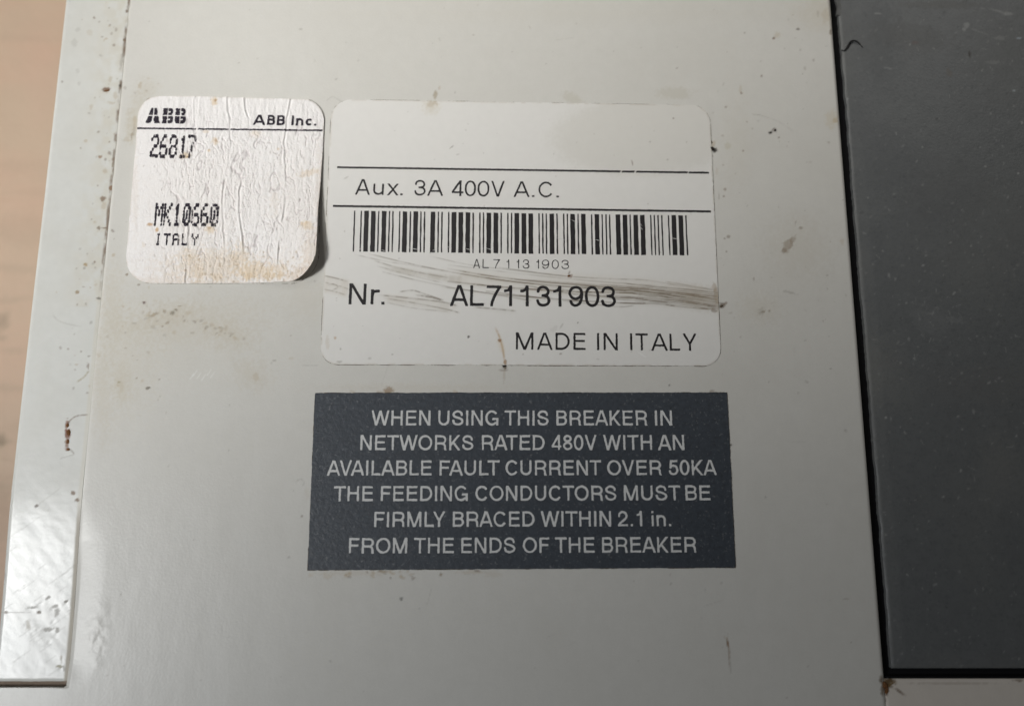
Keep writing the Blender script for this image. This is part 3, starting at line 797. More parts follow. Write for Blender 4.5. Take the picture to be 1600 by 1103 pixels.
def paper_paint(S, P):
    c = crack(P[:, 0], P[:, 1])
    S.over(np.arange(len(P)), (.42, .36, .38), .42 * c)  # cracks darkened in colour to deepen their shadows
    OC = (.66, .50, .30)
    for x, y, rx, ry, a, col_, r in [
        (335, 160, 5, 7, .6, OC, 0), (337, 158, 2.5, 2, .7, (.4, .25, .12), 0), (337, 222, 5, 5, .45, OC, 0), (338, 221, 1.6, 2.6, .6, (.42, .25, .12), 0), (327, 236, 2, 2, .7, OC, 0), (290, 244, 7, 4, .6, OC, -10),
        (293, 246, 6, 1.4, .6, (.4, .25, .1), -20), (435, 234, 2.5, 2, .5, OC, 0), (235, 351, 5, 2, .8, (.5, .30, .14), 0), (246, 360, 2.4, 4, .75, (.55, .33, .12), 0), (330, 358, 8, 7, .5, OC, 0), (328, 357, 3, 2.4, .6, (.42, .27, .12), 0),
        (484, 271, 16, 5, .35, OC, -10), (482, 356, 10, 7, .45, OC, 0), (478, 352, 5, 3, .4, OC, 0), (400, 210, 8, 5, .25, OC, 0), (335, 415, 60, 24, .34, (.72, .60, .44), 0), (400, 425, 34, 12, .5, (.70, .55, .36), 0),
        (425, 433, 16, 7, .5, (.62, .47, .28), 0), (440, 425, 12, 10, .3, OC, 0), (390, 432, 10, 6, .45, OC, 0), (295, 400, 12, 12, .25, OC, 0), (375, 400, 14, 18, .25, OC, 0), (310, 425, 8, 14, .3, OC, 0), (340, 435, 10, 6, .35, OC, 0),
        (430, 320, 6, 16, .10, OC, 0), (322, 206, 4, 3, .35, OC, 0), (225, 383, 3, 3, .2, OC, 0)]:
        S.blob(x, y, rx, ry, a, col_, r, .8, .5)
    for x, y, rx, ry, a, r in [(360, 425, 120, 26, .22, 0), (300, 380, 60, 50, .10, 0), (470, 330, 40, 90, .10, 0), (320, 300, 90, 60, .07, 0), (490, 400, 14, 30, .35, 0), (470, 432, 26, 9, .45, -20), (500, 300, 6, 60, .2, 0), (212, 300, 5, 60, .15, 0), (260, 438, 40, 6, .25, 0)]:
        S.blob(x, y, rx, ry, a, (.62, .50, .38), r, .8, .7)
    for k in range(70):
        x = 290 + rng.random() * 190; y = 395 + rng.random() * 46; r = .8 + 1.2 * rng.random()
        S.blob(x, y, r, r, .3 + .3 * rng.random(), (.45, .34, .22), 0, .3)
    for k in range(70):
        x = 220 + rng.random() * 270; y = 215 + rng.random() * 220; r = .6 + .9 * rng.random()
        S.blob(x, y, r, r * 2, .2 + .3 * rng.random(), (.42, .38, .36), rng.normal(0, 20), .3)
    d = poly_sdf(PP, P[:, 0], P[:, 1])
    S.over(np.arange(len(P)), (.50, .42, .33), .30 * sstep(-3, 0, d) * sstep(.35, .6, S.n2))


paper = sticker('paper_sticker', PP, paper_z, M_paper, 1.6, .95, paper_paint, label='crinkled white paper sticker with its lower right corner peeling up')
rim(PP, .35, 85, paper, thr=.6, name='grime_line')


# ------------------------------------------------------------------ lettering: strokes drawn in cap-height units
def arc(cx, cy, rx, ry, a0, a1, n=14):
    return [(cx + rx * math.cos(math.radians(a)), cy + ry * math.sin(math.radians(a))) for a in np.linspace(a0, a1, n)]


INK = {'A': 640, 'B': 553, 'C': 637, 'D': 593, 'E': 530, 'F': 497, 'G': 656, 'H': 569, 'I': 97, 'K': 587, 'L': 461, 'M': 688, 'N': 570, 'O': 700, 'P': 536,
       'R': 596, 'S': 571, 'T': 583, 'U': 565, 'V': 627, 'W': 912, 'Y': 639, 'X': 629, '0': 482, '1': 258, '2': 481, '3': 488, '4': 498, '5': 482, '6': 480, '7': 486, '8': 479, '9': 472,
       '.': 104, 'i': 88, 'n': 426, 'u': 421, 'x': 479, 'r': 255, 'c': 447}
LSB = {'A': 14, 'B': 74, 'C': 44, 'D': 81, 'E': 86, 'F': 86, 'G': 48, 'H': 77, 'I': 91, 'K': 76, 'L': 76, 'M': 73, 'N': 76, 'O': 39, 'P': 86, 'R': 88, 'S': 49, 'T': 14, 'U': 79, 'V': 20,
       'W': 16, 'Y': 14, 'X': 19, '0': 37, '1': 101, '2': 26, '3': 34, '4': 25, '5': 32, '6': 38, '7': 37, '8': 38, '9': 42, '.': 87, 'i': 67, 'n': 65, 'u': 68, 'x': 11, 'r': 77, 'c': 30}
ADV = {'A': 667, 'B': 667, 'C': 722, 'D': 722, 'E': 667, 'F': 611, 'G': 778, 'H': 722, 'I': 278, 'K': 667, 'L': 556, 'M': 833, 'N': 722, 'O': 778, 'P': 667, 'R': 722, 'S': 667, 'T': 611,
       'U': 722, 'V': 667, 'W': 944, 'Y': 667, 'X': 667, '.': 278, 'i': 222, 'n': 556, 'u': 556, 'x': 500, 'r': 333, 'c': 500}
KERN = {'AV': -70, 'VA': -70, 'AT': -90, 'TA': -90, 'LT': -90, 'LY': -110, 'AU': -10, 'FA': -60, 'AK': 0, 'KA': -10, 'TW': 0, 'WO': -20, 'RK': 0, 'TO': -30, 'OV': -20, 'AC': -20, 'AI': 0, 'AD': 0, 'RA': -15, 'AN': 0}
XH = .728


def glyph(ch, W, h):
    """Strokes [(points, round_joints)] inside 0..W x 0..1, plus the clip box."""
    l, r, b, t = h, W - h, h, 1 - h
    w = r - l
    nz = lambda pts: [(l + a * w, b + c * (t - b)) for a, c in pts]
    s = []; clip = (0, W, 0, 1)
    ln = lambda *p: s.append((list(p), False))
    cv = lambda p: s.append((p, True))
    if ch == 'A':
        k = .35 * h
        ln((l * 1.08 - .03 * W - .02, -.06), (W / 2 - k, 1.0)); ln((W / 2 + k, 1.0), (W - l * 1.08 + .03 * W + .02, -.06)); ln((W * .17, .30), (W * .83, .30))
        if h < .3: ln((W / 2 - 1.2 * h, 1 - h * .9), (W / 2 + 1.2 * h, 1 - h * .9))
    elif ch == 'B':
        ln((l, 0), (l, 1)); m = .53; ry = (t - m) / 2; rx = min(ry, w * .5); x0 = r - .03 - rx
        cv([(l, t), (x0, t)] + arc(x0, m + ry, rx, ry, 90, -90) + [(l, m)])
        ry = (m - b) / 2; rx = min(ry, w * .5); x0 = r - rx
        cv([(l, m), (x0, m)] + arc(x0, b + ry, rx, ry, 90, -90) + [(l, b)])
    elif ch == 'C':
        cv(arc(W / 2 + .02, .5, w / 2 + .01, .5 - h + .012, 36, 326, 34))
    elif ch == 'G':
        cv(arc(W / 2, .5, w / 2, .5 - h + .012, 38, 318, 34)); ln((W * .54, .43), (W, .43)); ln((r, .43 + h), (r, 0))
    elif ch == 'D':
        ln((l, 0), (l, 1)); rx = w * .58; cv([(l, t), (r - rx, t)] + arc(r - rx, .5, rx, .5 - h, 90, -90, 22) + [(l, b)])
    elif ch == 'E':
        ln((l, 0), (l, 1)); ln((0, t), (W * .98, t)); ln((0, .53), (W * .93, .53)); ln((0, b), (W, b))
    elif ch == 'F':
        ln((l, 0), (l, 1)); ln((0, t), (W, t)); ln((0, .51), (W * .9, .51))
    elif ch == 'H':
        ln((l, 0), (l, 1)); ln((r, 0), (r, 1)); ln((0, .53), (W, .53))
    elif ch == 'I':
        ln((W / 2, 0), (W / 2, 1))
    elif ch == 'K':
        ln((l, 0), (l, 1)); ln((l, .30), (W - h * 1.3, 1.05)); ln((W * .36, .50), (W - h * 1.1, -.05))
    elif ch == 'L':
        ln((l, 0), (l, 1)); ln((0, b), (W, b))
    elif ch == 'M':
        ln((l, 0), (l, 1)); ln((r, 0), (r, 1)); ln((l * .95, 1.06), (W / 2, -.02)); ln((W - l * .95, 1.06), (W / 2, -.02))
    elif ch == 'N':
        ln((l, 0), (l, 1)); ln((r, 0), (r, 1)); ln((l * .9, 1.05), (W - l * .9, -.05))
    elif ch in 'O0':
        p = []
        e = .92 if ch == '0' else 1.0
        for a in np.linspace(0, 360, 40):
            c, s_ = math.cos(math.radians(a)), math.sin(math.radians(a))
            p.append((W / 2 + w / 2 * math.copysign(abs(c) ** e, c), .5 + (.5 - h + .012) * math.copysign(abs(s_) ** e, s_)))
        cv(p)
    elif ch in 'PR':
        m = .45 if ch == 'R' else .42
        ln((l, 0), (l, 1)); ry = (t - m) / 2; rx = min(ry * 1.05, w * .55); x0 = r - (.03 if ch == 'R' else 0) - rx
        cv([(l, t), (x0, t)] + arc(x0, m + ry, rx, ry, 90, -90) + [(l, m)])
        if ch == 'R': cv(spline([(x0 - .02, m), (r - .12, m - .05), (r - .055, m - .17), (r - .045, .16), (r - .03, .05), (r + .01, -.03)], 6))
    elif ch == 'S':
        cv(spline(nz([(.95, .70), (.86, .90), (.5, 1.012), (.14, .91), (.04, .74), (.17, .60), (.5, .52), (.86, .41), (1, .26), (.87, .07), (.5, -.012), (.12, .08), (0, .31)]), 7))
    elif ch == 'T':
        ln((W / 2, 0), (W / 2, 1)); ln((0, t), (W, t))
    elif ch == 'U':
        rr = w / 2; cv([(l, 1)] + arc(W / 2, b + rr * .98, rr, rr, 180, 360, 18) + [(r, 1)])
    elif ch == 'V':
        ln((h * .95, 1.05), (W / 2, -.03)); ln((W - h * .95, 1.05), (W / 2, -.03))
    elif ch == 'W':
        ln((h * .9, 1.05), (W * .27, -.04)); ln((W * .5, 1.0), (W * .27, -.04)); ln((W * .5, 1.0), (W * .73, -.04)); ln((W - h * .9, 1.05), (W * .73, -.04))
    elif ch == 'Y':
        ln((h * 1.1, 1.05), (W / 2, .40)); ln((W - h * 1.1, 1.05), (W / 2, .40)); ln((W / 2, 0), (W / 2, .44))
    elif ch == 'X':
        ln((h * 1.1, 1.05), (W - h * 1.1, -.05)); ln((W - h * 1.1, 1.05), (h * 1.1, -.05))
    elif ch == '1':
        ln((r, 0), (r, 1)); cv(spline([(0, .74), (W * .35, .755), (W * .62, .82), (r, 1.0)], 5))
    elif ch == '2':
        cv(spline(nz([(.03, .66), (.1, .87), (.3, .985), (.52, 1.01), (.84, .92), (.98, .72), (.88, .53), (.5, .32), (.15, .14), (.02, -.02)]), 6)); ln((0, b), (W, b))
    elif ch == '3':
        cv(spline(nz([(.04, .73), (.15, .93), (.48, 1.01), (.82, .93), (.93, .75), (.82, .59), (.52, .53)]), 6)); cv([nz([(.35, .53)])[0], nz([(.55, .53)])[0]])
        cv(spline(nz([(.52, .53), (.86, .46), (1, .27), (.87, .07), (.48, -.01), (.13, .07), (0, .29)]), 6))
    elif ch == '4':
        ln((W * .74, 0), (W * .74, 1)); ln((W * .74 + h * .4, 1.04), (h * .3, .22)); ln((0, .24), (W, .24))
    elif ch == '5':
        ln((W * .17, t), (W * .94, t)); ln(nz([(.2, 1)])[0], nz([(.08, .46)])[0])
        cv(spline(nz([(.07, .47), (.25, .61), (.5, .645), (.86, .56), (1, .32), (.87, .08), (.47, -.01), (.12, .08), (0, .26)]), 6))
    elif ch in '69':
        p1 = [(.93, .76), (.8, .93), (.53, 1.01), (.2, .90), (.04, .62), (0, .42), (.05, .19), (.2, .04), (.5, -.01), (.83, .07), (1, .31), (.85, .55), (.52, .635), (.2, .55), (.03, .36)]
        if ch == '9': p1 = [(1 - a, 1 - c) for a, c in p1]
        cv(spline(nz(p1), 6))
    elif ch == '7':
        ln((0, t), (W, t)); cv(spline([(r, t), (W * .62, .58), (W * .42, .25), (W * .33, -.06)], 6))
    elif ch == '8':
        cv([(W / 2 + w * .43 * math.cos(a), .765 + (.235 - h + .012) * math.sin(a)) for a in np.linspace(0, 6.2832, 28)])
        cv([(W / 2 + w * .5 * math.cos(a), .275 + (.275 - h + .012) * math.sin(a)) for a in np.linspace(0, 6.2832, 28)])
    elif ch == '.':
        ln((W / 2, 0), (W / 2, 2 * h)); clip = (0, W, 0, 2.2 * h)
        s = [([(0, h), (W, h)], False)]
    elif ch == 'i':
        ln((W / 2, 0), (W / 2, XH)); ln((W / 2, .86), (W / 2, 1))
    elif ch == 'n':
        ln((l, 0), (l, XH)); cv([(r, 0), (r, XH - h - w * .42)] + arc(W / 2, XH - h - w * .42, w / 2, w * .42, 0, 165, 14))
    elif ch == 'u':
        ln((r, 0), (r, XH)); cv([(l, XH), (l, h + w * .42)] + arc(W / 2, h + w * .42, w / 2, w * .42, 180, 345, 14))
    elif ch == 'r':
        ln((l, 0), (l, XH)); cv(spline([(l, XH * .55), (l + w * .25, XH * .85), (W, XH - h * 1.1)], 5))
    elif ch == 'c':
        cv(arc(W / 2 + .02, XH / 2, w / 2, XH / 2 - h, 45, 315, 22))
    elif ch == 'x':
        ln((h * 1.1, XH + .05), (W - h * 1.1, -.05)); ln((W - h * 1.1, XH + .05), (h * 1.1, -.05)); clip = (0, W, 0, XH)
    return s, clip


def layout(words, hcap):
    """[(char, x0, x1)] in photo x from words given with their ink extents."""
    out = []
    for (txt, x0, x1) in words:
        if len(txt) == 1:
            out.append((txt, x0, x1)); continue
        pen = 0; items = []
        for i, c in enumerate(txt):
            if i: pen += KERN.get(txt[i - 1] + c, 0)
            items.append((c, pen + LSB[c], pen + LSB[c] + INK[c])); pen += ADV.get(c, 556)
        a, b = items[0][1], items[-1][2]; k = (x1 - x0) / (b - a)
        out += [(c, x0 + (p - a) * k, x0 + (q - a) * k) for c, p, q in items]
    return out


def seg_field(X, Y, pts, hw, rnd, sx):
    """Distance to a butt-ended stroke; X, Y, pts in units where the pen is round."""
    D = np.full(X.shape, 1e9)
    P = [np.array((p[0] * sx, p[1])) for p in pts]
    for k in range(len(P) - 1):
        a, e = P[k], P[k + 1] - P[k]; L = math.hypot(*e)
        if L < 1e-9: continue
        ux, uy = e / L
        u = (X - a[0]) * ux + (Y - a[1]) * uy; v = -(X - a[0]) * uy + (Y - a[1]) * ux
        D = np.minimum(D, np.maximum(np.abs(v) - hw, np.maximum(-u, u - L)))
        if rnd and k: D = np.minimum(D, np.hypot(X - a[0], Y - a[1]) - hw)
    return D


DOTS = {'2': '01110 10001 00001 00110 01000 10000 11111', '6': '00110 01000 10000 11110 10001 10001 01110', '8': '01110 10001 10001 01110 10001 10001 01110',
        '1': '00100 01100 00100 00100 00100 00100 01110', '7': '11111 00001 00010 00100 00100 01000 01000', 'M': '10001 11011 10101 10101 10001 10001 10001',
        'K': '10001 10010 10100 11000 10100 10010 10001', '0': '01110 10011 10101 10101 10101 11001 01110', 'I': '01110 00100 00100 00100 00100 00100 01110',
        'T': '11111 00100 00100 00100 00100 00100 00100', 'A': '01110 10001 10001 11111 10001 10001 10001', 'L': '10000 10000 10000 10000 10000 10000 11111', 'Y': '10001 10001 01010 00100 00100 00100 00100'}


def text_line(words, base, cap, stroke, m, parent, zf, pitch=.6, wear=.25, wearamp=0.0, style='sans', eps=.3, xfix=None, name='text_line', drop=None, ragged=.35, label=None):
    """words: ink extents in photo x; base: (x, y) at left and right of the baseline."""
    (xa, ya), (xb, yb) = base
    A0 = np.array(at(xa, ya)); B0 = np.array(at(xb, yb)); ex = (B0 - A0) / np.linalg.norm(B0 - A0); ey = np.array([-ex[1], ex[0]])
    k = np.linalg.norm(B0 - A0) / math.hypot(xb - xa, yb - ya)             # photo px -> face units along the line
    top = np.array(at(xa, ya - cap)); H = abs((top - A0) @ ey)
    hw = stroke * k / 2
    its = layout(words, cap)
    x_lo, x_hi = min(i[1] for i in its), max(i[2] for i in its)
    gx = np.arange((x_lo - xa) * k - 3, (x_hi - xa) * k + 3, pitch); gy = np.arange(-4, H + 4, pitch)
    D = np.full((len(gy), len(gx)), 9.0)
    for (c, x0, x1) in its:
        u0, u1 = (x0 - xa) * k, (x1 - xa) * k
        i0, i1 = np.searchsorted(gx, u0 - 4), np.searchsorted(gx, u1 + 4)
        X, Y = np.meshgrid(gx[i0:i1] - u0, gy)
        if style == 'dots':
            rows = DOTS[c].split(); W = u1 - u0; px, py = W / 4.0, H / 6.0
            Dg = np.full(X.shape, 9.0); rr = hw
            for j, row in enumerate(rows):
                for i, q in enumerate(row):
                    if q == '1':
                        cx, cy = (i * px, (6 - j) * py)
                        Dg = np.minimum(Dg, np.maximum(np.abs(X - cx) - rr * .80, np.abs(Y - cy) - rr * 1.6) * .6 + (np.hypot(X - cx, (Y - cy) * .75) - rr) * .4)
        else:
            W = (u1 - u0) / H; h = hw / H
            ss, clip = glyph(c, W, h)
            Xn, Yn = X / H, Y / H
            Dg = np.full(X.shape, 9.0)
            for pts, rnd in ss: Dg = np.minimum(Dg, seg_field(Xn, Yn, pts, h, rnd, 1.0))
            Dg = np.maximum(Dg, np.maximum(np.maximum(clip[0] - .01 - Xn, Xn - clip[1] - .01), np.maximum(clip[2] - .012 - Yn, Yn - clip[3] - .012))) * H
        D[:, i0:i1] = np.minimum(D[:, i0:i1], Dg)
    X, Y = np.meshgrid(gx, gy)
    FX = A0[0] + X * ex[0] + Y * ey[0]; FY = A0[1] + X * ex[1] + Y * ey[1]
    D = D + ragged * (fbm(FX * .5, FY * .5, 121, 2) - .5) * 2 + wear * (fbm(FX * .1, FY * .1, 122, 2) - .5) * 2
    if wearamp: D = D + wearamp * sstep(.50, .72, fbm(FX * .16, FY * .16, 123, 3))
    if drop is not None: D = D + drop(FX, FY)
    P, L, T = region(D, gx, gy)
    PX = A0[0] + P[:, 0] * ex[0] + P[:, 1] * ey[0]; PY = A0[1] + P[:, 0] * ex[1] + P[:, 1] * ey[1]
    V = np.column_stack([PX, PY, zf(PX, PY) + eps])
    o = build(name, V, L, T, m, parent, False)
    if label: o['label'] = label
    return o


def band(name, p0, p1, w, m, parent, zf, eps=.3, gaps=(), pitch=.7, ragged=.3, drop=None):
    """A printed rule from p0 to p1 (photo positions), w thick, with small breaks."""
    A0 = np.array(at(*p0)); B0 = np.array(at(*p1)); Ln = np.linalg.norm(B0 - A0); ex = (B0 - A0) / Ln; ey = np.array([-ex[1], ex[0]])
    gx = np.arange(-2, Ln + 2, pitch); gy = np.arange(-w, w + .01, pitch / 1.5)
    X, Y = np.meshgrid(gx, gy)
    D = np.maximum(np.abs(Y) - w / 2, np.maximum(-X, X - Ln))
    FX = A0[0] + X * ex[0] + Y * ey[0]; FY = A0[1] + X * ex[1] + Y * ey[1]
    D = D + ragged * (fbm(FX * .4, FY * .4, 131, 2) - .5) * 2
    for g, s in gaps:
        gxx = (np.array(at(g, p0[1])) - A0) @ ex
        D = np.maximum(D, 1.2 - np.abs(X - gxx - .6 * Y) * s)
    if drop is not None: D = D + drop(FX, FY)
    P, L, T = region(D, gx, gy)
    PX = A0[0] + P[:, 0] * ex[0] + P[:, 1] * ey[0]; PY = A0[1] + P[:, 0] * ex[1] + P[:, 1] * ey[1]
    return build(name, np.column_stack([PX, PY, zf(PX, PY) + eps]), L, T, m, parent, False)


# ---- print on the nameplate
E1 = .22
band('printed_rule', (527, 262.3), (1107.5, 270.8), 3.4, M_ink, nameplate, name_z, E1, gaps=[(970.5, 1), (992.5, 1), (1075, 1.6)])
band('printed_rule', (520.5, 322.6), (1110.5, 331.2), 3.6, M_ink, nameplate, name_z, E1)
text_line([('A', 555.5, 577.5), ('u', 583, 599.5), ('x', 604, 623.5), ('.', 625.5, 629.5), ('3', 647, 665), ('A', 668, 692), ('4', 706, 724), ('0', 726, 743.5), ('0', 746, 764.5), ('V', 767, 788.5),
           ('A', 803, 827), ('.', 831, 835), ('C', 841, 864), ('.', 869.3, 873.3)], ((555.5, 304.8), (873, 309.3)), 24, 2.95, M_ink, nameplate, name_z, .6, .15, eps=E1)
text_line([('N', 544.8, 571.8), ('r', 579, 592.5), ('.', 596, 600.7)], ((544.8, 475.8), (600, 476.4)), 32.2, 4.5, M_ink, nameplate, name_z, .6, .2, eps=E1)
text_line([('A', 703.5, 731), ('L', 734.3, 755.8), ('7', 760, 783), ('1', 787.5, 800), ('1', 813, 826), ('3', 837.4, 860), ('1', 864.6, 877.2), ('9', 888, 911.4), ('0', 913.7, 936.6), ('3', 938.7, 962.3)],
          ((703.5, 478.2), (962, 480.2)), 32.2, 4.5, M_ink, nameplate, name_z, .6, .2, eps=E1)
text_line([('M', 806, 833.3), ('A', 839.5, 862.8), ('D', 868, 890), ('E', 896, 915), ('I', 932.8, 936.2), ('N', 943.2, 965.2), ('I', 984.6, 988), ('T', 993, 1012.5), ('A', 1018, 1042.8), ('L', 1046.3, 1062.6), ('Y', 1066.5, 1089.3)],
          ((806, 546.3), (1089, 548.4)), 26.4, 3.25, M_ink, nameplate, name_z, .6, .15, eps=E1)
text_line([('A', 739.7, 749.7), ('L', 754, 764), ('7', 770.5, 781), ('1', 791.5, 795.5), ('1', 807.5, 811), ('3', 816.5, 827), ('1', 838, 842), ('9', 846.5, 858), ('0', 862, 873), ('3', 877, 889)],
          ((739.7, 419.4), (889, 420.9)), 14, 1.4, M_ink, nameplate, name_z, .45, .1, eps=E1, ragged=.15)

# barcode: the number in code 39
C39 = {'0': 'nnnwwnwnn', '1': 'wnnwnnnnw', '3': 'wnwwnnnnn', '7': 'nnnwnnwnw', '9': 'nnwwnnwnn', 'A': 'wnnnnwnnw', 'L': 'nnwnnnnww'.replace('nnwnnnnww', 'nnwnnwnnw'), '*': 'nwnnwnwnn'}
C39['L'] = 'nnwnnnnww'
C39['L'] = 'nnw' + 'nnn' + 'nww'
elems = []
for ch_ in '*AL71131903*':
    for i, q in enumerate(C39[ch_]): elems.append((i % 2 == 0, 2.9 if q == 'w' else 1.0 + (.12 if i % 2 else 0)))
    elems.append((False, 1.25))
elems = elems[:-1]
tot = sum(e[1] for e in elems)
tl, tr, bl, br = (np.array(p) for p in ((553.2, 329.8), (1072.6, 337.6), (551, 393.6), (1075.2, 399.9)))
Vb, Lb, Tb = [], [], []
pos = 0
for isbar, wd in elems:
    if isbar:
        a, b = pos / tot, (pos + wd) / tot
        shrink = .10 / tot
        a += shrink; b -= shrink
        cuts = [0, 1]
        jig = rng.normal(0, .18, 4)
        nseg = 9
        base_i = len(Vb)
        for s_ in range(nseg + 1):
            f_ = s_ / nseg
            for side, e_ in ((0, a), (1, b)):
                p = (tl + (tr - tl) * e_) * (1 - f_) + (bl + (br - bl) * e_) * f_
                p = p + np.array([rng.normal(0, .16), (jig[side] if s_ in (0, nseg) else 0) * 1.5])
                X_, Y_ = at(*p); Vb.append((X_, Y_, float(name_z(np.array(X_), np.array(Y_))) + E1))
        lost = rng.integers(0, nseg) if rng.random() < .10 and wd > 2 else -1
        for s_ in range(nseg):
            i_ = base_i + 2 * s_
            Lb += [i_, i_ + 2, i_ + 3, i_ + 1]; Tb.append(4)
    pos += wd
build('barcode', Vb, Lb, Tb, M_ink, nameplate, False)

# pale scratches across the ink of the barcode
Vs, Ls, Ts = [], [], []
M_scr = mat('pale_scratch', (.62, .61, .59), .5)
for (xa_, ya_, xb_, yb_) in [(596, 391, 604, 393), (640, 388, 655, 391), (700, 386, 706, 389), (728, 389, 735, 391), (759, 388, 772, 392), (893, 344, 900, 348), (930, 375, 938, 377), (868, 372, 884, 376), (1046, 372, 1062, 375), (1000, 355, 1004, 360), (676, 392, 682, 390), (560, 389, 566, 391), (1000, 350, 1003, 354), (835, 385, 842, 387)]:
    a_, b_ = np.array(at(xa_, ya_)), np.array(at(xb_, yb_)); e_ = (b_ - a_) / np.linalg.norm(b_ - a_); n_ = np.array([-e_[1], e_[0]]) * .45
    i_ = len(Vs)
    for p in (a_ - n_ * .3, (a_ + b_) / 2 - n_, b_ - n_ * .2, b_ + n_ * .2, (a_ + b_) / 2 + n_, a_ + n_ * .3): Vs.append((p[0], p[1], float(name_z(p[0], p[1])) + E1 + .12))
    Ls += list(range(i_, i_ + 6)); Ts.append(6)
sct = build('print_scratches', Vs, Ls, Ts, M_scr, nameplate, False)

# ---- print on the warning sticker
WL = [
    ([('WHEN', 580.1, 672.6), ('USING', 684.8, 778.7), ('THIS', 788.2, 857.2), ('BREAKER', 869.3, 1011.5), ('IN', 1023.5, 1050.1)], 664.7, 664.7, 23.4),
    ([('NETWORKS', 563, 739.8), ('RATED', 752.8, 851.1), ('480V', 862, 932.7), ('WITH', 942.2, 1018.9), ('AN', 1028.4, 1069.2)], 703.3, 703.0, 23.4),
    ([('AVAILABLE', 511.3, 674.5), ('FAULT', 686.8, 780.6), ('CURRENT', 789.6, 939.5), ('OVER', 948.7, 1033.8), ('50KA', 1044.7, 1119.5)], 742.8, 742.0, 23.4),
    ([('THE', 521.7, 582.9), ('FEEDING', 595, 731), ('CONDUCTORS', 742.5, 963.1), ('MUST', 974.8, 1063.2), ('BE', 1071, 1110)], 782.8, 781.4, 23.5),
    ([('FIRMLY', 584.8, 696.3), ('BRACED', 707.4, 835.3), ('WITHIN', 844.9, 955), ('2.1', 965.3, 1003.4), ('in.', 1018.3, 1048.8)], 823.0, 821.7, 23.8),
    ([('FROM', 545.3, 636.4), ('THE', 646.8, 709.3), ('ENDS', 720.7, 805.3), ('OF', 816.9, 858.5), ('THE', 867.2, 929.1), ('BREAKER', 940.6, 1088.2)], 864.3, 862.5, 24.2)]
for words, y0, y1, cap in WL:
    text_line(words, ((words[0][1], y0), (words[-1][2], y1)), cap, 3.45, M_inkg, warning, warn_z, .62, .2, eps=.35, wearamp=.25, ragged=.35)

# ---- print on the paper sticker
cdrop = lambda X, Y: 2.2 * np.clip(crack(X, Y), 0, 1) ** 1.5 * .8
E2 = .45
band('printed_rule', (215.5, 202), (504.6, 205.4), 3.0, M_ink2, paper, paper_z, E2, gaps=[(309, .8), (360, 1.2)], ragged=.5, drop=lambda X, Y: .6 * cdrop(X, Y))
text_line([('A', 396, 414.5), ('B', 417.8, 430), ('B', 432.8, 445.5), ('I', 455.6, 459.6), ('n', 462.8, 474.6), ('c', 477.5, 488.5), ('.', 491.3, 494.7)], ((396, 196.6), (494, 198.4)), 15.6, 3.5, M_ink2, paper, paper_z, .5, .2, eps=E2, drop=lambda X, Y: .6 * cdrop(X, Y))
text_line([('2', 236.5, 246), ('6', 250.5, 260), ('8', 265.5, 275), ('1', 281, 290), ('7', 294, 303.5)], ((236, 245.5), (304, 246.5)), 31.5, 4.2, M_ink2, paper, paper_z, .45, .4, wearamp=1.1, style='dots', eps=E2, drop=cdrop)
text_line([('M', 243, 253), ('K', 257, 266.5), ('1', 272, 280.5), ('0', 287, 296), ('6', 300.5, 310), ('6', 314.5, 324), ('0', 329.5, 339.5)], ((243, 351.5), (340, 352.5)), 30.5, 4.2, M_ink2, paper, paper_z, .45, .4, wearamp=.5, style='dots', eps=E2, drop=cdrop)
text_line([('I', 245, 250), ('T', 257, 265.5), ('A', 271, 279), ('L', 285.5, 292), ('Y', 300, 309)], ((245, 382.5), (309, 383)), 15, 2.7, M_ink2, paper, paper_z, .45, .3, wearamp=.4, style='dots', eps=E2, drop=cdrop)


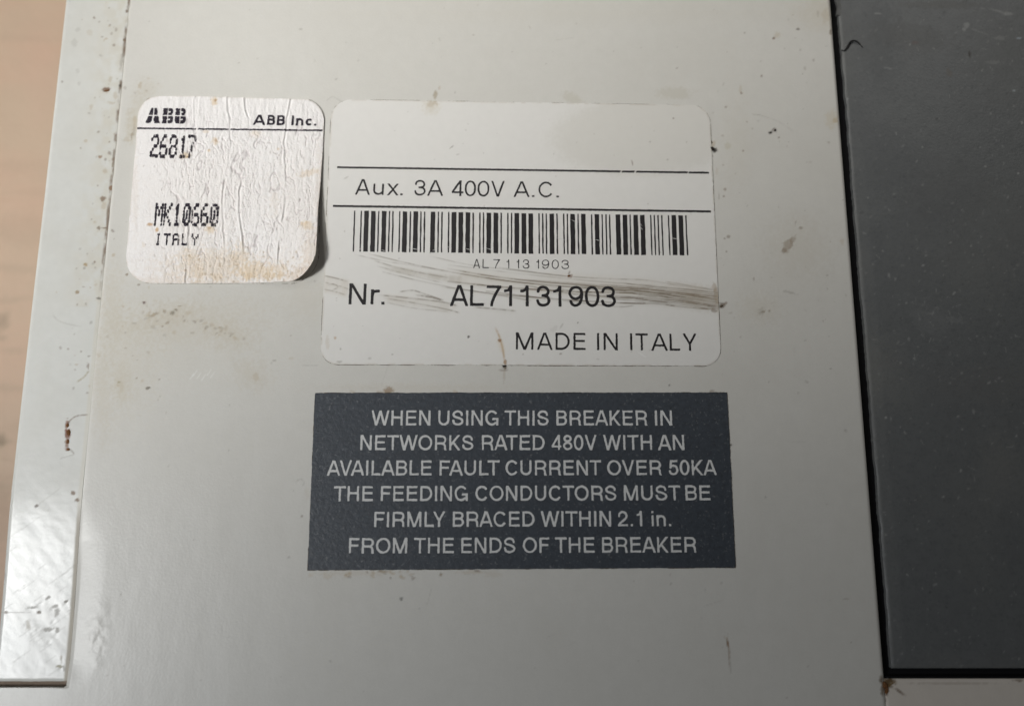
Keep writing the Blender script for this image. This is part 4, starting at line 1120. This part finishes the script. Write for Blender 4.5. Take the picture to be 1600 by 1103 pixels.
def logo():
    """Heavy block initials, each split by a level cut and an upright cut."""
    xa, ya, xb = 228.0, 194.0, 291.0
    A0 = np.array(at(xa, ya)); B0 = np.array(at(xb, ya + .9)); ex = (B0 - A0) / np.linalg.norm(B0 - A0); ey = np.array([-ex[1], ex[0]])
    k = np.linalg.norm(B0 - A0) / (xb - xa); H = abs((np.array(at(xa, ya - 24)) - A0) @ ey)
    gx = np.arange(-2, 65 * k, .5); gy = np.arange(-2, H + 2, .5); X, Y = np.meshgrid(gx, gy); x = X / k; y = Y / H
    D = np.full(X.shape, 9.0)
    # A: two slanted slabs with a slot
    half = 11.3; c = 11.5
    outer = np.maximum(np.abs(x - c) - (4.2 + (half - 4.2) * (1 - y)), np.maximum(-y, y - 1) * H)
    inner = np.maximum(np.abs(x - c) - (2.6 * (1 - y)), np.maximum(y - .82, -y) * H)
    a = np.maximum(outer, -inner)
    a = np.where((y > .14) & (y < .34), outer, a)
    D = np.minimum(D, a)
    for x0, x1 in ((26, 43.0), (45.5, 62.5)):
        w = x1 - x0; D1 = np.full(X.shape, 9.0)
        for (y0, y1, xr) in ((0, .52, x1), (.48, 1.0, x1 - 1.2)):
            r = 5.2; cx, cy = (x0 + xr) / 2, (y0 + y1) / 2 * H; hx, hy = (xr - x0) / 2, (y1 - y0) / 2 * H
            qx, qy = np.abs(x - cx) - hx + r, np.abs(Y - cy) - hy + r
            rd = np.minimum(np.maximum(qx, qy), 0) + np.hypot(np.maximum(qx, 0), np.maximum(qy, 0)) - r
            sq = np.maximum(np.maximum(x0 - x, x - cx), np.abs(Y - cy) - hy)
            D1 = np.minimum(D1, np.minimum(rd, sq))
            hol = np.maximum(np.abs(x - (x0 + w * .60)) - 2.0, np.abs(Y - cy) - 1.1)
            D1 = np.maximum(D1, -hol)
        D = np.minimum(D, D1)
        D = np.maximum(D, .55 - np.abs(x - (x0 + w * .47)))
    D = np.maximum(D, .6 - np.abs(x - c) + 0 * x)
    for yy in (.50,):
        D = np.maximum(D, .75 - np.abs(Y - yy * H))
    FX = A0[0] + X * ex[0] + Y * ey[0]; FY = A0[1] + X * ex[1] + Y * ey[1]
    D = D + .9 * (fbm(FX * .35, FY * .35, 141, 2) - .5) + 1.0 * sstep(.52, .72, fbm(FX * .2, FY * .2, 142)) + .7 * cdrop(FX, FY)
    P, L, T = region(D, gx, gy)
    PX = A0[0] + P[:, 0] * ex[0] + P[:, 1] * ey[0]; PY = A0[1] + P[:, 0] * ex[1] + P[:, 1] * ey[1]
    o = build('printed_logo', np.column_stack([PX, PY, paper_z(PX, PY) + E2]), L, T, M_ink2, paper, False)


logo()


# ------------------------------------------------------------------ crumbs and the curled fibre
def tube(name, pts, r, m, parent, zf, lift):
    P = np.array(spline(pts, 8)); X, Y = at(P[:, 0], P[:, 1]); n = len(P); V, L, T = [], [], []
    for i in range(n):
        j0, j1 = max(i - 1, 0), min(i + 1, n - 1); d = np.array([X[j1] - X[j0], Y[j1] - Y[j0]]); d /= np.linalg.norm(d)
        t = i / (n - 1); rr = r * (.45 + .75 * math.sin(math.pi * min(1, t * 1.1)) ** .6)
        z0 = float(zf(np.array([X[i]]), np.array([Y[i]]))[0]) + rr + lift * math.sin(math.pi * t)
        for k in range(7):
            a = 2 * math.pi * k / 7; V.append((X[i] - d[1] * rr * math.cos(a), Y[i] + d[0] * rr * math.cos(a), z0 + rr * math.sin(a)))
    for i in range(n - 1):
        for k in range(7):
            L += [i * 7 + k, i * 7 + (k + 1) % 7, (i + 1) * 7 + (k + 1) % 7, (i + 1) * 7 + k]; T.append(4)
    L += list(range(7))[::-1]; T.append(7); L += list(range((n - 1) * 7, n * 7)); T.append(7)
    return build(name, V, L, T, m, parent, True)


M_fib = mat('black_fibre', (.008, .008, .009), .5)
fib = tube('curled_fibre', [(1316, 76), (1320, 78), (1324, 74), (1327, 68), (1331, 64.5), (1337, 64.5), (1343, 68), (1349, 73.5)], 1.25, M_fib, None, lambda x, y: panel_z(x, y), 2.0)
fib['label'] = 'thin black curled fibre lying on the upper left of the dark grey panel'
fib['category'] = 'fibre'


def crumb(x, y, rx, ry, h, rot, m, z=0.0, seed=0):
    cx, cy = at(x, y); V, L, T = [], [], []; r = np.random.default_rng(seed); n = 9
    rings = [(1.0, -.3), (1.08, .15), (.75, .7)]
    for (q, zz) in rings:
        for k in range(n):
            a = 2 * math.pi * k / n; j = 1 + r.normal(0, .16); u, v = rx * q * j * math.cos(a), ry * q * j * math.sin(a); t = math.radians(rot)
            V.append((cx + u * math.cos(t) - v * math.sin(t), cy + u * math.sin(t) + v * math.cos(t), z + h * (zz + r.normal(0, .08))))
    V.append((cx, cy, z + h))
    for i in range(2):
        for k in range(n): L += [i * n + k, i * n + (k + 1) % n, (i + 1) * n + (k + 1) % n, (i + 1) * n + k]; T.append(4)
    for k in range(n): L += [2 * n + k, 2 * n + (k + 1) % n, 3 * n]; T.append(3)
    return V, L, T


groups = {}
for i, (x, y, rx, ry, h, rot, m) in enumerate([
    (1113, 233, 2.6, 4.2, 3, 35, M_crumb), (1111.5, 222, 1.4, 3, 1.5, 20, M_grime), (788, 571.5, 3.6, 1.6, 1.6, 0, M_crumb), (107, 676, 2.6, 5.0, 1.4, 3, M_rust), (106, 690, 2.2, 3.5, 1.2, -4, M_rust),
    (106.5, 702, 2.6, 1.8, 1.2, 0, M_rust), (105.5, 664, 2.0, 3.0, 1.1, 4, M_rust), (1383, 1070, 4.0, 5.5, 2.2, 10, M_rust), (1386, 1079, 2.4, 4.5, 1.8, -20, M_rust), (167, 141.5, 4.5, 1.8, 1.2, 10, M_rust), (1117.5, 383, 1.8, 1.8, 1.2, 0, M_rust),
    (1127, 478.5, 2.6, 1.5, 1.4, 30, M_grime), (1204, 207.5, 1.8, 1.4, .9, 0, M_crumb), (1211, 204, 1.8, 1.6, .9, 0, M_crumb), (889, 431.5, 2.4, 1.2, 2.2, 15, M_rust)]):
    z0 = 0.0
    if x < 200: z0 = float(strip_z(np.array([at(x, y)[0]]), np.array([at(x, y)[1]]))[0])
    if x == 889: z0 = TH
    if x in (1383, 1386): z0 = -.8
    V, L, T = crumb(x, y, rx, ry, h, rot, m, z0, i)
    o = build('dirt_crumb', V, L, T, m, root, False)

# ------------------------------------------------------------------ tabletop
gx = span(-9000, -1500, -700, 9000, 5, 600)
gy = span(-9000, -900, 1100, 9000, 5, 600)
P, L, T = grid(gx, gy)
S = Stain(P[:, 0], P[:, 1], -DEPTH)
TD = (.33, .26, .19)
for x, y, rx, ry, a, c, r in [(3, 503, 10, 14, .55, TD, 20), (2, 528, 9, 5, .35, TD, 0), (2, 688, 8, 10, .7, TD, 0), (0, 692, 16, 4, .5, TD, -10), (30, 360, 50, 26, .16, TD, 0), (22, 548, 20, 4, .2, TD, 0), (10, 606, 30, 6, .2, TD, 0),
                              (20, 420, 60, 6, .18, TD, 5), (60, 120, 20, 80, .14, (.64, .42, .33), 0), (20, 260, 50, 10, .12, TD, -4), (10, 760, 30, 6, .2, TD, 0), (5, 800, 10, 50, .2, TD, 0), (30, 60, 60, 6, .10, TD, 3), (12, 470, 40, 5, .2, TD, -6)]:
    S.blob(x, y, rx, ry, a, c, r, .6, .6)
V = np.column_stack([P, np.full(len(P), -DEPTH)])
V2, L2, T2, A2 = skirt(V, L, T, 300, S.out())
build('tabletop', V2, L2, T2, M_table, None, False, A2)['kind'] = 'structure'
bpy.data.objects['tabletop']['label'] = 'beige tabletop under the breaker'
print('tris', sum(sum(len(p.vertices) - 2 for p in o.data.polygons) if len(o.data.polygons) < 2000 else len(o.data.loops) - 2 * len(o.data.polygons) for o in sc.objects if o.type == 'MESH'))
